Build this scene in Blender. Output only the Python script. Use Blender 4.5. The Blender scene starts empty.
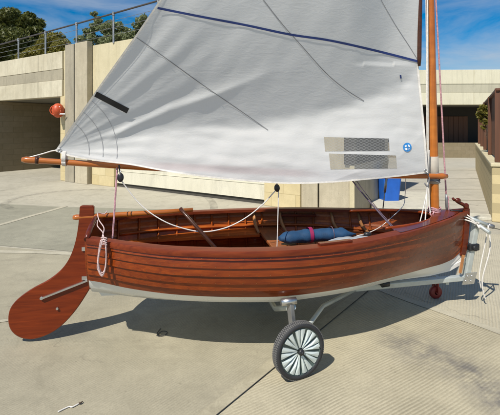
import bpy, bmesh, math, random
from mathutils import Vector, Matrix, noise
random.seed(7)
sc = bpy.context.scene
col = sc.collection
F = 416.0; HZ = 127.0; EYE = 1.6          # focal length in photo pixels, horizon row, eye height

# ------------------------------------------------------------------ helpers
def at(u, v, Y):                           # a sight line at depth Y
    return Vector(((u-250)/F*Y, Y, EYE+(HZ-v)/F*Y))
def gp(u, v, z=0.0):                       # where a sight line meets the ground
    Y = F*(EYE-z)/(v-HZ)
    return Vector(((u-250)/F*Y, Y, z))
def sstep(a, b, x):
    t = max(0, min(1, (x-a)/(b-a))); return t*t*(3-2*t)
def interp(xs, ys, x):
    if x <= xs[0]: return ys[0]
    for i in range(len(xs)-1):
        if x <= xs[i+1]:
            k = (x-xs[i])/(xs[i+1]-xs[i]); return ys[i]+(ys[i+1]-ys[i])*k
    return ys[-1]
def spline(pts, n=8):
    pts = [Vector(p) for p in pts]
    if len(pts) < 3: return pts
    out = []
    for i in range(len(pts)-1):
        p0 = pts[max(i-1, 0)]; p1 = pts[i]; p2 = pts[i+1]; p3 = pts[min(i+2, len(pts)-1)]
        for k in range(n):
            t = k/n
            out.append(0.5*((2*p1)+(p2-p0)*t+(2*p0-5*p1+4*p2-p3)*t*t+(3*p1-p0-3*p2+p3)*t*t*t))
    out.append(pts[-1]); return out

class MB:
    def __init__(s): s.v = []; s.f = []; s.m = []; s.sm = []
    def add(s, vs, fs, mi=0, smooth=False):
        b = len(s.v); s.v += [tuple(p) for p in vs]
        for f in fs: s.f.append([b+i for i in f]); s.m.append(mi); s.sm.append(smooth)
    def box(s, c, d, R=None, mi=0):
        c = Vector(c); hx, hy, hz = d[0]/2, d[1]/2, d[2]/2
        vs = [Vector((x, y, z)) for z in (-hz, hz) for x, y in ((-hx, -hy), (hx, -hy), (hx, hy), (-hx, hy))]
        if R is not None: vs = [R @ p for p in vs]
        s.add([c+p for p in vs], [(3, 2, 1, 0), (4, 5, 6, 7), (0, 1, 5, 4), (1, 2, 6, 5), (2, 3, 7, 6), (3, 0, 4, 7)], mi)
    def beam(s, a, b, w, h, mi=0, up=(0, 0, 1)):     # box from a to b
        a = Vector(a); b = Vector(b); x = (b-a); L = x.length; x.normalize()
        y = Vector(up).cross(x)
        if y.length < 1e-4: y = Vector((0, 1, 0)).cross(x)
        y.normalize(); z = x.cross(y)
        R = Matrix((x, y, z)).transposed()
        s.box((a+b)/2, (L, w, h), R, mi)
    def tube(s, pts, r, n=8, mi=0, cap=True, flat=1.0):
        pts = [Vector(p) for p in pts]; N = len(pts)
        rs = r if isinstance(r, (list, tuple)) else [r]*N
        ref = None; vs = []
        for i, p in enumerate(pts):
            t = (pts[min(i+1, N-1)]-pts[max(i-1, 0)])
            if t.length < 1e-9: t = Vector((0, 0, 1))
            t.normalize()
            if ref is None:
                ref = Vector((0, 0, 1)) if abs(t.z) < .9 else Vector((1, 0, 0))
            x = ref-t*ref.dot(t)
            if x.length < 1e-6: x = t.orthogonal()
            x.normalize(); ref = x; y = t.cross(x)
            for k in range(n):
                a = 2*math.pi*k/n
                vs.append(p+(x*math.cos(a)*flat+y*math.sin(a))*rs[i])
        fs = [(i*n+k, i*n+(k+1) % n, (i+1)*n+(k+1) % n, (i+1)*n+k) for i in range(N-1) for k in range(n)]
        b = len(s.v); s.add(vs, fs, mi, True)
        if cap:
            s.f.append([b+k for k in range(n)][::-1]); s.m.append(mi); s.sm.append(False)
            s.f.append([b+(N-1)*n+k for k in range(n)]); s.m.append(mi); s.sm.append(False)
    def lathe(s, prof, M, n=24, mi=0, smooth=True):  # prof: (r, z); M maps local z axis
        vs = [M @ Vector((r*math.cos(2*math.pi*k/n), r*math.sin(2*math.pi*k/n), z)) for r, z in prof for k in range(n)]
        fs = [(i*n+k, i*n+(k+1) % n, (i+1)*n+(k+1) % n, (i+1)*n+k) for i in range(len(prof)-1) for k in range(n)]
        s.add(vs, fs, mi, smooth)
    def grid(s, rows, mi=0, smooth=True, flip=False):
        nr = len(rows); nc = len(rows[0]); vs = [p for r in rows for p in r]
        fs = []
        for i in range(nr-1):
            for j in range(nc-1):
                q = (i*nc+j, i*nc+j+1, (i+1)*nc+j+1, (i+1)*nc+j)
                fs.append(q[::-1] if flip else q)
        s.add(vs, fs, mi, smooth)
    def prism(s, poly, off, mi=0):                   # planar polygon extruded by vector off
        poly = [Vector(p) for p in poly]; off = Vector(off); n = len(poly)
        s.add(poly+[p+off for p in poly], [tuple(range(n))[::-1], tuple(range(n, 2*n))]+[(i, (i+1) % n, (i+1) % n+n, i+n) for i in range(n)], mi)
    def ball(s, c, r, mi=0, n=12, sq=(1, 1, 1)):
        M = Matrix.Translation(Vector(c)) @ Matrix.Diagonal((sq[0], sq[1], sq[2], 1))
        s.lathe([(r*math.sin(math.pi*i/8)+1e-5, -r*math.cos(math.pi*i/8)) for i in range(9)], M, n, mi)
    def build(s, name, mats, parent=None, bevel=0, fix=False):
        me = bpy.data.meshes.new(name); me.from_pydata(s.v, [], s.f); me.update()
        for m in (mats if isinstance(mats, (list, tuple)) else [mats]): me.materials.append(m)
        me.polygons.foreach_set('material_index', s.m); me.polygons.foreach_set('use_smooth', s.sm)
        if fix:
            bm = bmesh.new(); bm.from_mesh(me); bmesh.ops.recalc_face_normals(bm, faces=bm.faces); bm.to_mesh(me); bm.free()
        o = bpy.data.objects.new(name, me); col.objects.link(o)
        if parent: o.parent = parent
        if bevel:
            b = o.modifiers.new('b', 'BEVEL'); b.width = bevel; b.segments = 2; b.limit_method = 'ANGLE'; b.angle_limit = 0.7
        return o
def empty(name, loc=(0, 0, 0), rz=0):
    o = bpy.data.objects.new(name, None); col.objects.link(o); o.location = loc; o.rotation_euler = (0, 0, rz); return o
def tag(o, label=None, cat=None, group=None, kind=None):
    if label: o['label'] = label
    if cat: o['category'] = cat
    if group: o['group'] = group
    if kind: o['kind'] = kind
    return o

# ------------------------------------------------------------------ materials
class NT:
    def __init__(s, name):
        s.m = bpy.data.materials.new(name); s.m.use_nodes = True; s.t = s.m.node_tree
        s.b = s.t.nodes['Principled BSDF']; s.out = s.t.nodes['Material Output']
    def n(s, typ, **kw):
        x = s.t.nodes.new(typ)
        for k, v in kw.items():
            if k in x.inputs: x.inputs[k].default_value = v
            else: setattr(x, k, v)
        return x
    def l(s, a, b): s.t.links.new(a, b)
    def co(s, scale=(1, 1, 1), rot=(0, 0, 0), loc=(0, 0, 0), uv=False):
        c = s.n('ShaderNodeTexCoord'); m = s.n('ShaderNodeMapping')
        m.inputs['Scale'].default_value = scale; m.inputs['Rotation'].default_value = rot; m.inputs['Location'].default_value = loc
        s.l(c.outputs['UV' if uv else 'Object'], m.inputs['Vector']); return m.outputs[0]
    def noise(s, vec, scale=5, detail=6, rough=.6, dist=0):
        x = s.n('ShaderNodeTexNoise', Scale=scale, Detail=detail, Roughness=rough, Distortion=dist)
        s.l(vec, x.inputs['Vector']); return x.outputs['Fac']
    def ramp(s, fac, stops):
        r = s.n('ShaderNodeValToRGB'); e = r.color_ramp.elements
        while len(e) < len(stops): e.new(.5)
        for i, (p, c) in enumerate(stops):
            e[i].position = p; e[i].color = (c, c, c, 1) if isinstance(c, (int, float)) else (*c, 1)
        s.l(fac, r.inputs[0]); return r.outputs[0]
    def mix(s, fac, a, b, mode='MIX'):
        x = s.n('ShaderNodeMix', data_type='RGBA', blend_type=mode)
        for k, q in ((0, fac), (6, a), (7, b)):
            if hasattr(q, 'links'): s.l(q, x.inputs[k])
            else: x.inputs[k].default_value = q if k == 0 else (*q, 1)
        return x.outputs[2]
    def math(s, op, a, b=0.0, c=0.0):
        x = s.n('ShaderNodeMath', operation=op)
        for i, q in enumerate((a, b, c)):
            if hasattr(q, 'links'): s.l(q, x.inputs[i])
            else: x.inputs[i].default_value = q
        return x.outputs[0]
    def bump(s, h, strength=.3, dist=.01, prev=None):
        x = s.n('ShaderNodeBump', Strength=strength, Distance=dist); s.l(h, x.inputs['Height'])
        if prev is not None: s.l(prev, x.inputs['Normal'])
        return x.outputs[0]
    def fin(s, color=None, rough=.6, metal=0, normal=None, coat=0, **kw):
        if color is not None:
            if hasattr(color, 'links'): s.l(color, s.b.inputs['Base Color'])
            else: s.b.inputs['Base Color'].default_value = (*color, 1)
        if hasattr(rough, 'links'): s.l(rough, s.b.inputs['Roughness'])
        else: s.b.inputs['Roughness'].default_value = rough
        s.b.inputs['Metallic'].default_value = metal
        if normal is not None: s.l(normal, s.b.inputs['Normal'])
        s.b.inputs['Coat Weight'].default_value = coat; s.b.inputs['Coat Roughness'].default_value = .06
        for k, v in kw.items(): s.b.inputs[k.replace('_', ' ')].default_value = v
        return s.m
def plain(name, c, rough=.5, metal=0, var=.18, scale=9, bump=.1, coat=0):
    t = NT(name); v = t.co()
    f = t.noise(v, scale, 8, .65)
    cc = t.mix(t.ramp(f, [(.3, 0.0), (.7, 1.0)]), tuple(x*(1-var) for x in c), tuple(min(1, x*(1+var)) for x in c))
    g = t.noise(v, scale*9, 4)
    return t.fin(cc, t.ramp(f, [(.3, max(0.02, rough-.08)), (.7, min(1, rough+.08))]), metal, t.bump(g, bump, .004), coat)

def wood(name, dark, light, axis=0, coat=1.0, rough=.35, sc_=1.0, tone=False):
    t = NT(name); s = [22*sc_, 22*sc_, 22*sc_]; s[axis] = 1.4*sc_
    v = t.co(tuple(s)); f = t.noise(v, 1.6, 8, .62, 1.2)
    g = t.noise(t.co(tuple(x*5 for x in s)), 1.5, 3, .6)
    big = t.noise(t.co((1.2, 1.2, 6)), 2.2, 2)
    c = t.mix(t.ramp(f, [(.28, 0.0), (.72, 1.0)]), dark, light)
    c = t.mix(t.math('MULTIPLY', t.ramp(big, [(.35, 0.0), (.7, 1.0)]), .45), c, tuple(x*.62 for x in dark))
    c = t.mix(t.math('MULTIPLY', g, .25), c, tuple(x*.4 for x in dark))
    if tone:
        a = t.n('ShaderNodeAttribute', attribute_name='tone')
        c = t.mix(t.math('MULTIPLY', a.outputs['Fac'], .55), c, tuple(x*.55 for x in dark))
    wv = t.noise(t.co((1, 1, 1)), 5, 2)
    return t.fin(c, rough, 0, t.bump(g, .06, .002, t.bump(wv, .12, .01)), coat, Specular_IOR_Level=.25, Coat_IOR=1.38)
M = {}
M['hull'] = wood('varnished_mahogany', (.155, .021, .0035), (.40, .074, .006), coat=.45, tone=True)
M['rail'] = wood('dark_varnished_rail', (.075, .012, .006), (.20, .034, .010), rough=.3, coat=.35)
M['gun'] = wood('gunwale_varnish', (.13, .020, .007), (.27, .050, .012), rough=.45, coat=.05)
M['inner'] = wood('inner_planking_varnish', (.32, .062, .011), (.62, .160, .022), rough=.4, coat=.35)
M['rud'] = wood('rudder_mahogany', (.125, .015, .003), (.28, .042, .006), rough=.3, coat=.35)
M['spar'] = wood('spar_spruce', (.40, .105, .012), (.66, .22, .028), 2, rough=.35)
M['boom'] = wood('boom_spruce', (.38, .10, .014), (.62, .20, .032), 0, rough=.35)
M['thwart'] = wood('thwart_cedar', (.28, .075, .022), (.48, .16, .05), 1, coat=.5)
M['ash'] = wood('ash_knee', (.42, .17, .06), (.62, .30, .11), 2, coat=.5)
M['darkwood'] = wood('old_dark_wood', (.05, .018, .01), (.11, .04, .02), 0, coat=.4)
M['white'] = plain('bottom_paint_white', (.74, .74, .70), .3, var=.05, scale=4, coat=.3)
M['copper'] = plain('copper_rivets', (.42, .16, .07), .35, .9)
M['steel'] = plain('stainless_steel', (.55, .55, .54), .3, .9, .1)
M['galv'] = plain('galvanised_tube', (.50, .53, .50), .45, .35, .12, 14)
M['black'] = plain('black_plastic', (.018, .018, .02), .4, 0, .2)
M['redrubber'] = plain('red_castor', (.20, .02, .015), .5)
M['rope_w'] = plain('white_rope', (.72, .68, .62), .85, 0, .15, 40, .5)
M['rope_p'] = plain('pink_flecked_rope', (.50, .27, .29), .85, 0, .45, 60, .5)
M['rope_c'] = plain('red_flecked_white_rope', (.62, .46, .44), .85, 0, .4, 90, .5)
M['rope_v'] = plain('mauve_webbing', (.15, .11, .15), .8, 0, .3, 60, .5)
M['bagblue'] = plain('blue_canvas', (.009, .052, .125), .75, 0, .25, 14, .4)
M['magenta'] = plain('magenta_strap', (.26, .008, .07), .7)
M['cloth'] = plain('grey_white_cloth', (.30, .32, .335), .8, 0, .15, 12, .5)
M['bin'] = plain('blue_bin_plastic', (.015, .12, .52), .35, 0, .12, 6)
M['rail_s'] = plain('railing_steel', (.30, .30, .30), .4, .7)
M['railtop'] = plain('handrail_dark', (.07, .06, .055), .5, .1)
M['buoy'] = plain('orange_buoy', (.50, .075, .02), .45, 0, .25, 12)
M['bracket'] = plain('white_bracket', (.8, .8, .78), .4)
M['barkd'] = plain('tree_bark', (.10, .07, .05), .9, 0, .3, 8, .8)
M['leather'] = plain('grey_leather_collar', (.38, .34, .28), .7)
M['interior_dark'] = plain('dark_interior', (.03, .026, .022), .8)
M['seam'] = plain('seam_thread_grey', (.22, .22, .23), .8)
M['patchseam'] = plain('patch_stitching', (.36, .36, .37), .8)
M['navy'] = plain('navy_tape', (.015, .035, .16), .7)
M['blacktape'] = plain('black_tape', (.015, .014, .014), .8)

def mat_concrete(name, c1, c2, grooves=None, stain=.5, spec=None, scale=1.0, bumpy=.25, streak=.3):
    t = NT(name); v = t.co()
    big = t.noise(v, .55*scale, 6, .6, .6); mid = t.noise(v, 4*scale, 8, .7); fine = t.noise(v, 90, 4, .7)
    c = t.mix(t.ramp(big, [(.32, 0.0), (.68, 1.0)]), c1, c2)
    c = t.mix(t.math('MULTIPLY', t.ramp(mid, [(.35, 0.0), (.75, 1.0)]), stain), c, tuple(x*.66 for x in c1))
    c = t.mix(t.ramp(fine, [(.3, .30), (.6, 0.0)]), c, tuple(x*.45 for x in c1))
    n = t.bump(fine, bumpy, .003, t.bump(mid, .25, .006))
    dirt = t.ramp(t.noise(t.co((1, 1, .25), (0, 0, .6)), 1.7, 9, .72, 1.5), [(.50, 0.0), (.66, 1.0)])
    c = t.mix(t.math('MULTIPLY', dirt, .30), c, tuple(x*.50 for x in c1))
    spots = t.ramp(t.noise(v, 26, 3, .6), [(.66, 0.0), (.74, 1.0)])
    c = t.mix(t.math('MULTIPLY', spots, .35), c, tuple(x*.35 for x in c1))
    if spec is None and not grooves:
        stk = t.ramp(t.noise(t.co((7, 7, .35)), 1.5, 6, .7), [(.50, 0.0), (.72, 1.0)])
        c = t.mix(t.math('MULTIPLY', stk, streak), c, tuple(x*.45 for x in c1))
    if grooves:
        vo = t.n('ShaderNodeTexVoronoi', feature='DISTANCE_TO_EDGE', Scale=.42)
        nzv = t.n('ShaderNodeTexNoise', Scale=3.0, Detail=6.0); t.l(v, nzv.inputs['Vector'])
        vm = t.n('ShaderNodeVectorMath', operation='MULTIPLY_ADD'); t.l(nzv.outputs['Color'], vm.inputs[0]); vm.inputs[1].default_value = (.5, .5, .5); t.l(v, vm.inputs[2]); t.l(vm.outputs[0], vo.inputs['Vector'])
        ck = t.math('MULTIPLY', t.ramp(vo.outputs['Distance'], [(.0, 1.0), (.0035, 0.0)]), t.ramp(t.noise(v, .9, 3), [(.54, 0.0), (.62, .5)]))
        c = t.mix(ck, c, (.07, .06, .05))
        ang, pitch, depth = grooves[:3]
        vv = t.co((1, 1, 1), (0, 0, -ang))
        # wobble the lines a little: raked by hand
        nz = t.n('ShaderNodeTexNoise', Scale=1.3, Detail=3.0); t.l(v, nz.inputs['Vector'])
        sep = t.n('ShaderNodeSeparateXYZ'); t.l(vv, sep.inputs[0])
        y = t.math('ADD', sep.outputs[1], t.math('MULTIPLY', nz.outputs['Fac'], pitch*1.6))
        w = t.math('SINE', t.math('MULTIPLY', y, 2*math.pi/pitch))
        w = t.math('MULTIPLY_ADD', w, .5, .5)
        wear = t.ramp(t.noise(v, 2.3, 5, .7), [(.36, .15), (.62, 1.0)])
        if len(grooves) > 3: wear = t.math('MULTIPLY', wear, grooves[3])
        n = t.bump(t.math('MULTIPLY', w, wear), depth, .012, n)
        gm = t.math('MULTIPLY', t.ramp(w, [(.0, .55), (.38, 0.0)]), wear)
        c = t.mix(gm, c, tuple(x*.50 for x in c1))
    if spec:
        # dark scuffs: object-space spots (x, y, radius, amount)
        for (sx, sy, sr, sa, st) in spec:
            m = t.co((1/sr, 1/(sr*st), 1), (0, 0, 0), (-sx/sr, -sy/(sr*st), 0))
            L = t.n('ShaderNodeVectorMath', operation='LENGTH'); t.l(m, L.inputs[0])
            k = t.math('MULTIPLY', t.ramp(L.outputs['Value'], [(.2, 1.0), (1.0, 0.0)]), t.ramp(t.noise(v, 7, 6, .7), [(.35, 0.0), (.62, 1.0)]))
            c = t.mix(t.math('MULTIPLY', k, sa), c, (.10, .095, .10))
    return t.fin(c, .85, 0, n)
GC1 = (.38, .335, .225); GC2 = (.47, .42, .285)
M['ground'] = mat_concrete('smooth_concrete', (.42, .385, .295), (.52, .48, .375), None, .35)
sc1 = gp(425, 352); sc2 = gp(468, 372); sc3 = gp(496, 398); sc4 = gp(395, 338)
M['slab_r'] = mat_concrete('ribbed_concrete_near', (.44, .39, .265), (.54, .48, .335), (math.atan2(.55, .83), .021, .4), .3,
    [(sc1.x, sc1.y, .36, .6, .8), (sc2.x, sc2.y, .25, .7, 1), (sc3.x, sc3.y, .22, .75, 1.3), (sc4.x, sc4.y, .22, .4, 1)])
M['slab_l'] = mat_concrete('worn_concrete_near', (.35, .315, .22), (.45, .405, .29), (math.atan2(.75, .65), .019, .3, .5), .45)
M['slab_b'] = mat_concrete('ribbed_concrete_bow', (.46, .415, .30), (.54, .485, .355), (math.atan2(.88, .47), .024, .45), .25)
M['slab_g'] = mat_concrete('grey_green_concrete', (.28, .265, .195), (.37, .35, .26), (math.atan2(.96, .27), .03, .3, .4), .5)
M['plaza'] = mat_concrete('plaza_paving', (.44, .41, .33), (.52, .48, .39), (0.05, .42, .25, .35), .25)
M['kerb'] = mat_concrete('pale_kerb_concrete', (.56, .53, .43), (.64, .60, .48), None, .2)
M['joint'] = mat_concrete('joint_mortar', (.46, .42, .31), (.58, .53, .40), None, .7)
M['gap'] = plain('joint_gap_dark', (.06, .055, .045), .9)

def mat_stone(name, c1, c2, bw, bh, vertical=True, mortar=.5, rot=0.0):
    t = NT(name)
    c = t.n('ShaderNodeTexCoord'); sep = t.n('ShaderNodeSeparateXYZ'); t.l(c.outputs['Object'], sep.inputs[0])
    cmb = t.n('ShaderNodeCombineXYZ')
    t.l(t.math('ADD', t.math('MULTIPLY', sep.outputs[0], math.cos(rot)), t.math('MULTIPLY', sep.outputs[1], math.sin(rot))), cmb.inputs[0])
    t.l(sep.outputs[2], cmb.inputs[1])
    br = t.n('ShaderNodeTexBrick', Scale=1.0); t.l(cmb.outputs[0], br.inputs['Vector'])
    br.inputs['Brick Width'].default_value = bw; br.inputs['Row Height'].default_value = bh; br.inputs['Mortar Size'].default_value = .006
    br.inputs['Color1'].default_value = (*c1, 1); br.inputs['Color2'].default_value = (*c2, 1); br.inputs['Mortar'].default_value = (*[x*mortar for x in c1], 1)
    v = t.co(); m = t.noise(v, 7, 8, .7)
    k = t.mix(t.math('MULTIPLY', t.ramp(m, [(.35, 0.0), (.7, 1.0)]), .4), br.outputs['Color'], tuple(x*.7 for x in c1))
    n = t.bump(t.noise(v, 45, 5, .7), .4, .006, t.bump(br.outputs['Fac'], -.5, .01))
    return t.fin(k, .85, 0, n)
FA = math.atan2(-.555, .832)     # bearing of the left building's face
M['yellow'] = mat_stone('yellow_sandstone', (.58, .47, .25), (.64, .54, .32), .55, .28, mortar=.75, rot=FA)
M['ywall'] = mat_stone('yellow_rubble_wall', (.62, .50, .27), (.635, .515, .28), .32, .16, mortar=.7, rot=math.atan2(9, 4.6))
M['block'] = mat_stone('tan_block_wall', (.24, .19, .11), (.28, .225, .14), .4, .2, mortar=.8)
M['fascia'] = mat_concrete('cast_concrete_fascia', (.54, .48, .34), (.70, .64, .48), None, .35, scale=2)
M['fascia_d'] = mat_concrete('fascia_stripe', (.36, .32, .23), (.44, .39, .28), None, .4, scale=2)
M['pil'] = mat_concrete('pilaster_concrete', (.46, .40, .28), (.58, .51, .37), None, .35, scale=2)
M['pil_d'] = mat_concrete('pilaster_grey', (.34, .30, .22), (.42, .37, .27), None, .35, scale=2)
M['plaster'] = mat_concrete('yellow_plaster', (.60, .525, .33), (.68, .60, .40), None, .3, scale=2)
M['cream'] = mat_concrete('cream_painted_door', (.66, .62, .48), (.74, .70, .56), None, .08, bumpy=.05, streak=.12)
M['far_f'] = mat_concrete('far_fascia_cream', (.70, .65, .47), (.78, .73, .55), None, .12)
M['far_g'] = mat_concrete('far_fascia_band', (.50, .465, .34), (.58, .54, .40), None, .12)
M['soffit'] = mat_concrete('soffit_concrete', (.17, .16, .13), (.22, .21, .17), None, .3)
def mat_boards():
    t = NT('brown_fence_boards')
    v = t.co((14, 14, .9)); f = t.noise(v, 1.5, 6, .6, .5)
    c = t.mix(f, (.060, .024, .012), (.17, .066, .030))
    return t.fin(c, .6, 0, t.bump(f, .3, .004))
M['boards'] = mat_boards()
def mat_leaf(name, a, b, e):
    t = NT(name); v = t.co(); f = t.noise(v, 3.0, 4, .7); g = t.noise(v, 40, 2)
    c = t.mix(t.ramp(f, [(.35, 0.0), (.68, 1.0)]), a, b); c = t.mix(t.ramp(g, [(.45, 0.0), (.7, .8)]), c, e)
    m = t.fin(c, .55)
    tr = t.n('ShaderNodeBsdfTranslucent'); t.l(c, tr.inputs[0]); mx = t.n('ShaderNodeMixShader', Fac=.3)
    t.l(t.b.outputs[0], mx.inputs[1]); t.l(tr.outputs[0], mx.inputs[2]); t.l(mx.outputs[0], t.out.inputs[0]); return m
M['pine'] = mat_leaf('pine_needles', (.050, .068, .012), (.12, .14, .025), (.19, .17, .04))
M['shrub'] = mat_leaf('yellow_green_leaves', (.14, .14, .022), (.26, .24, .04), (.36, .28, .06))
M['olive'] = mat_leaf('olive_leaves', (.12, .16, .05), (.24, .28, .11), (.42, .41, .28))

# sail cloth: UV = cloth coordinates
W1 = [(324, 137), (389, 138.5), (389.5, 151), (325, 151.5)]
W2 = [(329, 153.5), (396, 155.5), (397, 168.5), (330.5, 169.5)]
def mat_sail():
    t = NT('sailcloth'); v = t.co()
    cr = t.noise(t.co((3, 3, 9), (0, .15, 0)), 2.2, 8, .62, 1.4)
    cr2 = t.noise(t.co((7, 7, 12), (0, -.5, 0)), 3.0, 6, .6, 1.0)
    n = t.bump(cr2, .045, .02, t.bump(cr, .10, .04))
    wv = t.noise(v, 130, 2, .5)
    c = t.mix(t.math('MULTIPLY', wv, .25), (.76, .76, .75), (.68, .68, .67))
    blot = t.noise(v, 2.2, 5, .6)
    c = t.mix(t.ramp(blot, [(.5, 0.0), (.85, .5)]), c, (.70, .69, .66))
    # pinkish band low on the foot, fold shading painted into the colour (cloth coordinates)
    tc = t.n('ShaderNodeTexCoord'); sep = t.n('ShaderNodeSeparateXYZ'); t.l(tc.outputs['UV'], sep.inputs[0])
    U, V = sep.outputs[0], sep.outputs[1]
    def band(x, a, b, s):
        x1 = t.n('ShaderNodeMapRange', interpolation_type='SMOOTHSTEP'); x1.inputs[1].default_value = a-s; x1.inputs[2].default_value = a+s; t.l(x, x1.inputs[0])
        x2 = t.n('ShaderNodeMapRange', interpolation_type='SMOOTHSTEP'); x2.inputs[1].default_value = b-s; x2.inputs[2].default_value = b+s; t.l(x, x2.inputs[0])
        return t.math('SUBTRACT', x1.outputs[0], x2.outputs[0])
    ln = t.math('SUBTRACT', V, t.math('MULTIPLY', t.math('SUBTRACT', U, 150.0), .052))
    k = t.math('MULTIPLY', band(ln, 162, 169, 2), band(U, 150, 310, 22))
    c = t.mix(t.math('MULTIPLY', k, .40), c, (.58, .44, .43))
    t.fin(c, .62, 0, n)
    tr = t.n('ShaderNodeBsdfTranslucent'); t.l(c, tr.inputs[0]); t.l(n, tr.inputs['Normal'])
    mx = t.n('ShaderNodeMixShader', Fac=.40); t.l(t.b.outputs[0], mx.inputs[1]); t.l(tr.outputs[0], mx.inputs[2])
    # the two window openings cut in the cloth
    def quad(W):
        m = None
        for i in range(4):
            (x0, y0), (x1, y1) = W[i], W[(i+1) % 4]
            nx, ny = -(y1-y0), (x1-x0)
            d = t.math('MULTIPLY_ADD', U, nx, t.math('MULTIPLY_ADD', V, ny, -(nx*x0+ny*y0)))
            g = t.math('GREATER_THAN', d, 0.0)
            m = g if m is None else t.math('MULTIPLY', m, g)
        return m
    hole = t.math('MAXIMUM', quad(W1), quad(W2))
    tp = t.n('ShaderNodeBsdfTransparent'); m2 = t.n('ShaderNodeMixShader')
    t.l(hole, m2.inputs[0]); t.l(mx.outputs[0], m2.inputs[1]); t.l(tp.outputs[0], m2.inputs[2]); t.l(m2.outputs[0], t.out.inputs[0])
    return t.m
M['sail'] = mat_sail()
def mat_window():
    t = NT('netted_window_film')
    tc = t.n('ShaderNodeTexCoord'); sep = t.n('ShaderNodeSeparateXYZ'); t.l(tc.outputs['UV'], sep.inputs[0])
    U, V = sep.outputs[0], sep.outputs[1]
    def lines(a, b, p):
        x = t.math('MULTIPLY_ADD', U, a, t.math('MULTIPLY', V, b))
        w = t.math('SINE', t.math('MULTIPLY', x, 2*math.pi/p)); return t.math('GREATER_THAN', w, .88)
    m = t.math('MAXIMUM', lines(.45, .9, 2.5), lines(-.45, .9, 2.5))
    t.fin((.34, .34, .33), .35)
    tp = t.n('ShaderNodeBsdfTransparent', Color=(.80, .80, .80, 1)); mx = t.n('ShaderNodeMixShader')
    t.l(t.math('MULTIPLY_ADD', m, .34, .26), mx.inputs[0]); t.l(tp.outputs[0], mx.inputs[1]); t.l(t.b.outputs[0], mx.inputs[2]); t.l(mx.outputs[0], t.out.inputs[0])
    return t.m
M['window'] = mat_window()
M['emblem_blue'] = plain('emblem_blue', (.03, .22, .55), .6)
M['emblem_white'] = plain('emblem_white', (.8, .8, .8), .6)
def mat_tyre():
    t = NT('tyre_rubber'); v = t.co(); f = t.noise(v, 20, 5)
    return t.fin(t.mix(f, (.05, .05, .05), (.19, .185, .175)), .8, 0, t.bump(t.noise(v, 80, 3), .4, .003))
M['tyre'] = mat_tyre()
M['tyre_w'] = plain('dusty_tyre_side', (.028, .028, .030), .7, 0, .3, 18)
M['hub_light'] = plain('pale_grey_hub_spokes', (.60, .66, .63), .35, .15, .1)
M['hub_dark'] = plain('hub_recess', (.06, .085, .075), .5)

# ------------------------------------------------------------------ ground
def sheet(name, pts, z, mat, label=None):
    m = MB(); m.add([(p[0], p[1], z) for p in pts], [tuple(range(len(pts)))]); o = m.build(name, mat, fix=False)
    if o.data.polygons[0].normal.z < 0:
        o.data.flip_normals()
    return tag(o, kind='structure')
sheet('ground', [(-250, -60), (250, -60), (250, 400), (-250, 400)], 0, M['ground'])
J = Vector((1.23, 4.15)); e1 = Vector((.607, .795)); e5 = Vector((.61, -.79))
A4 = J-e1*7; B5 = J+e5*7
sheet('pavement', [A4, (10, -4), B5, J], .004, M['slab_r'])
sheet('pavement', [J, B5, (11, 1.5), gp(560, 236), gp(470, 234), J+e1*1.7], .004, M['slab_b'])
pA = gp(0, 247); pB = gp(92, 254.6); dAB = (pB-pA).normalized()
sheet('pavement', [A4, J, J+e1*.6, (pB.x+2.6, pB.y-.55), pB, pA, (-9, 6.7), (-9, -3)], .004, M['slab_l'])
sheet('pavement', [pA+Vector((0, .05, 0)), pB+Vector((0, .05, 0)), (pB.x+2.6, pB.y-.5), (0.6, 7.0), gp(240, 211), gp(62, 207), gp(0, 204), (-12, 9.4), (-9, 6.75)], .004, M['slab_g'])
sheet('plaza', [gp(372, 213), gp(494, 216), (4.4, 7.4), (12, 22), (2, 22)], .004, M['plaza'])
def strip(a, b, w, mat, z=.008, name='paving_joint'):
    a = Vector((a[0], a[1])); b = Vector((b[0], b[1])); d = (b-a).normalized(); n = Vector((-d.y, d.x))*w/2
    N = max(2, int((b-a).length/.12)); L = []; R = []
    for i in range(N+1):
        p = a+(b-a)*i/N; q = noise.noise(Vector((p.x*3, p.y*3, w*50)))*w*.18
        L.append((p.x+n.x+q, p.y+n.y, z)); R.append((p.x-n.x+q, p.y-n.y+q, z))
    m = MB(); m.grid([R, L]); o = m.build(name, mat)
    if o.data.polygons[0].normal.z < 0: o.data.flip_normals()
    return tag(o, kind='structure')
off = Vector((-.795, .607))
M['joint2'] = mat_concrete('worn_joint_mortar', (.41, .365, .25), (.50, .45, .32), None, .7)
strip(A4+off*.045, J+off*.045, .085, M['joint2'])
strip(A4+off*.0, J, .005, M['gap'], .012)
strip(J, B5, .085, M['joint'])
strip(gp(-70, 250), gp(92, 254.6), .11, M['joint'])
strip(gp(-60, 242), gp(66, 206.5), .10, M['joint'])
strip(gp(-60, 330), gp(45, 316), .05, M['joint'])
strip(gp(476, 225), gp(560, 240), .10, M['joint'], .012)
for vv in (170, 178, 189, 200):
    strip(gp(380, vv), gp(492, vv+.6), .045, M['joint'], .008)
# raised kerbs
m = MB(); m.prism([gp(452, 214.5), gp(492, 217), gp(492, 221), gp(452, 218)], (0, 0, .05)); tag(m.build('kerb', M['kerb'], fix=True, bevel=.01), kind='structure')
m = MB(); m.prism([(2.36, 7.6, 0), (2.42, 8.55, 0), (2.75, 9.75, 0), (4.1, 9.6, 0), (3.35, 7.7, 0)][::-1], (0, 0, .11)); tag(m.build('kerb', M['kerb'], fix=True, bevel=.015), kind='structure')
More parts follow.
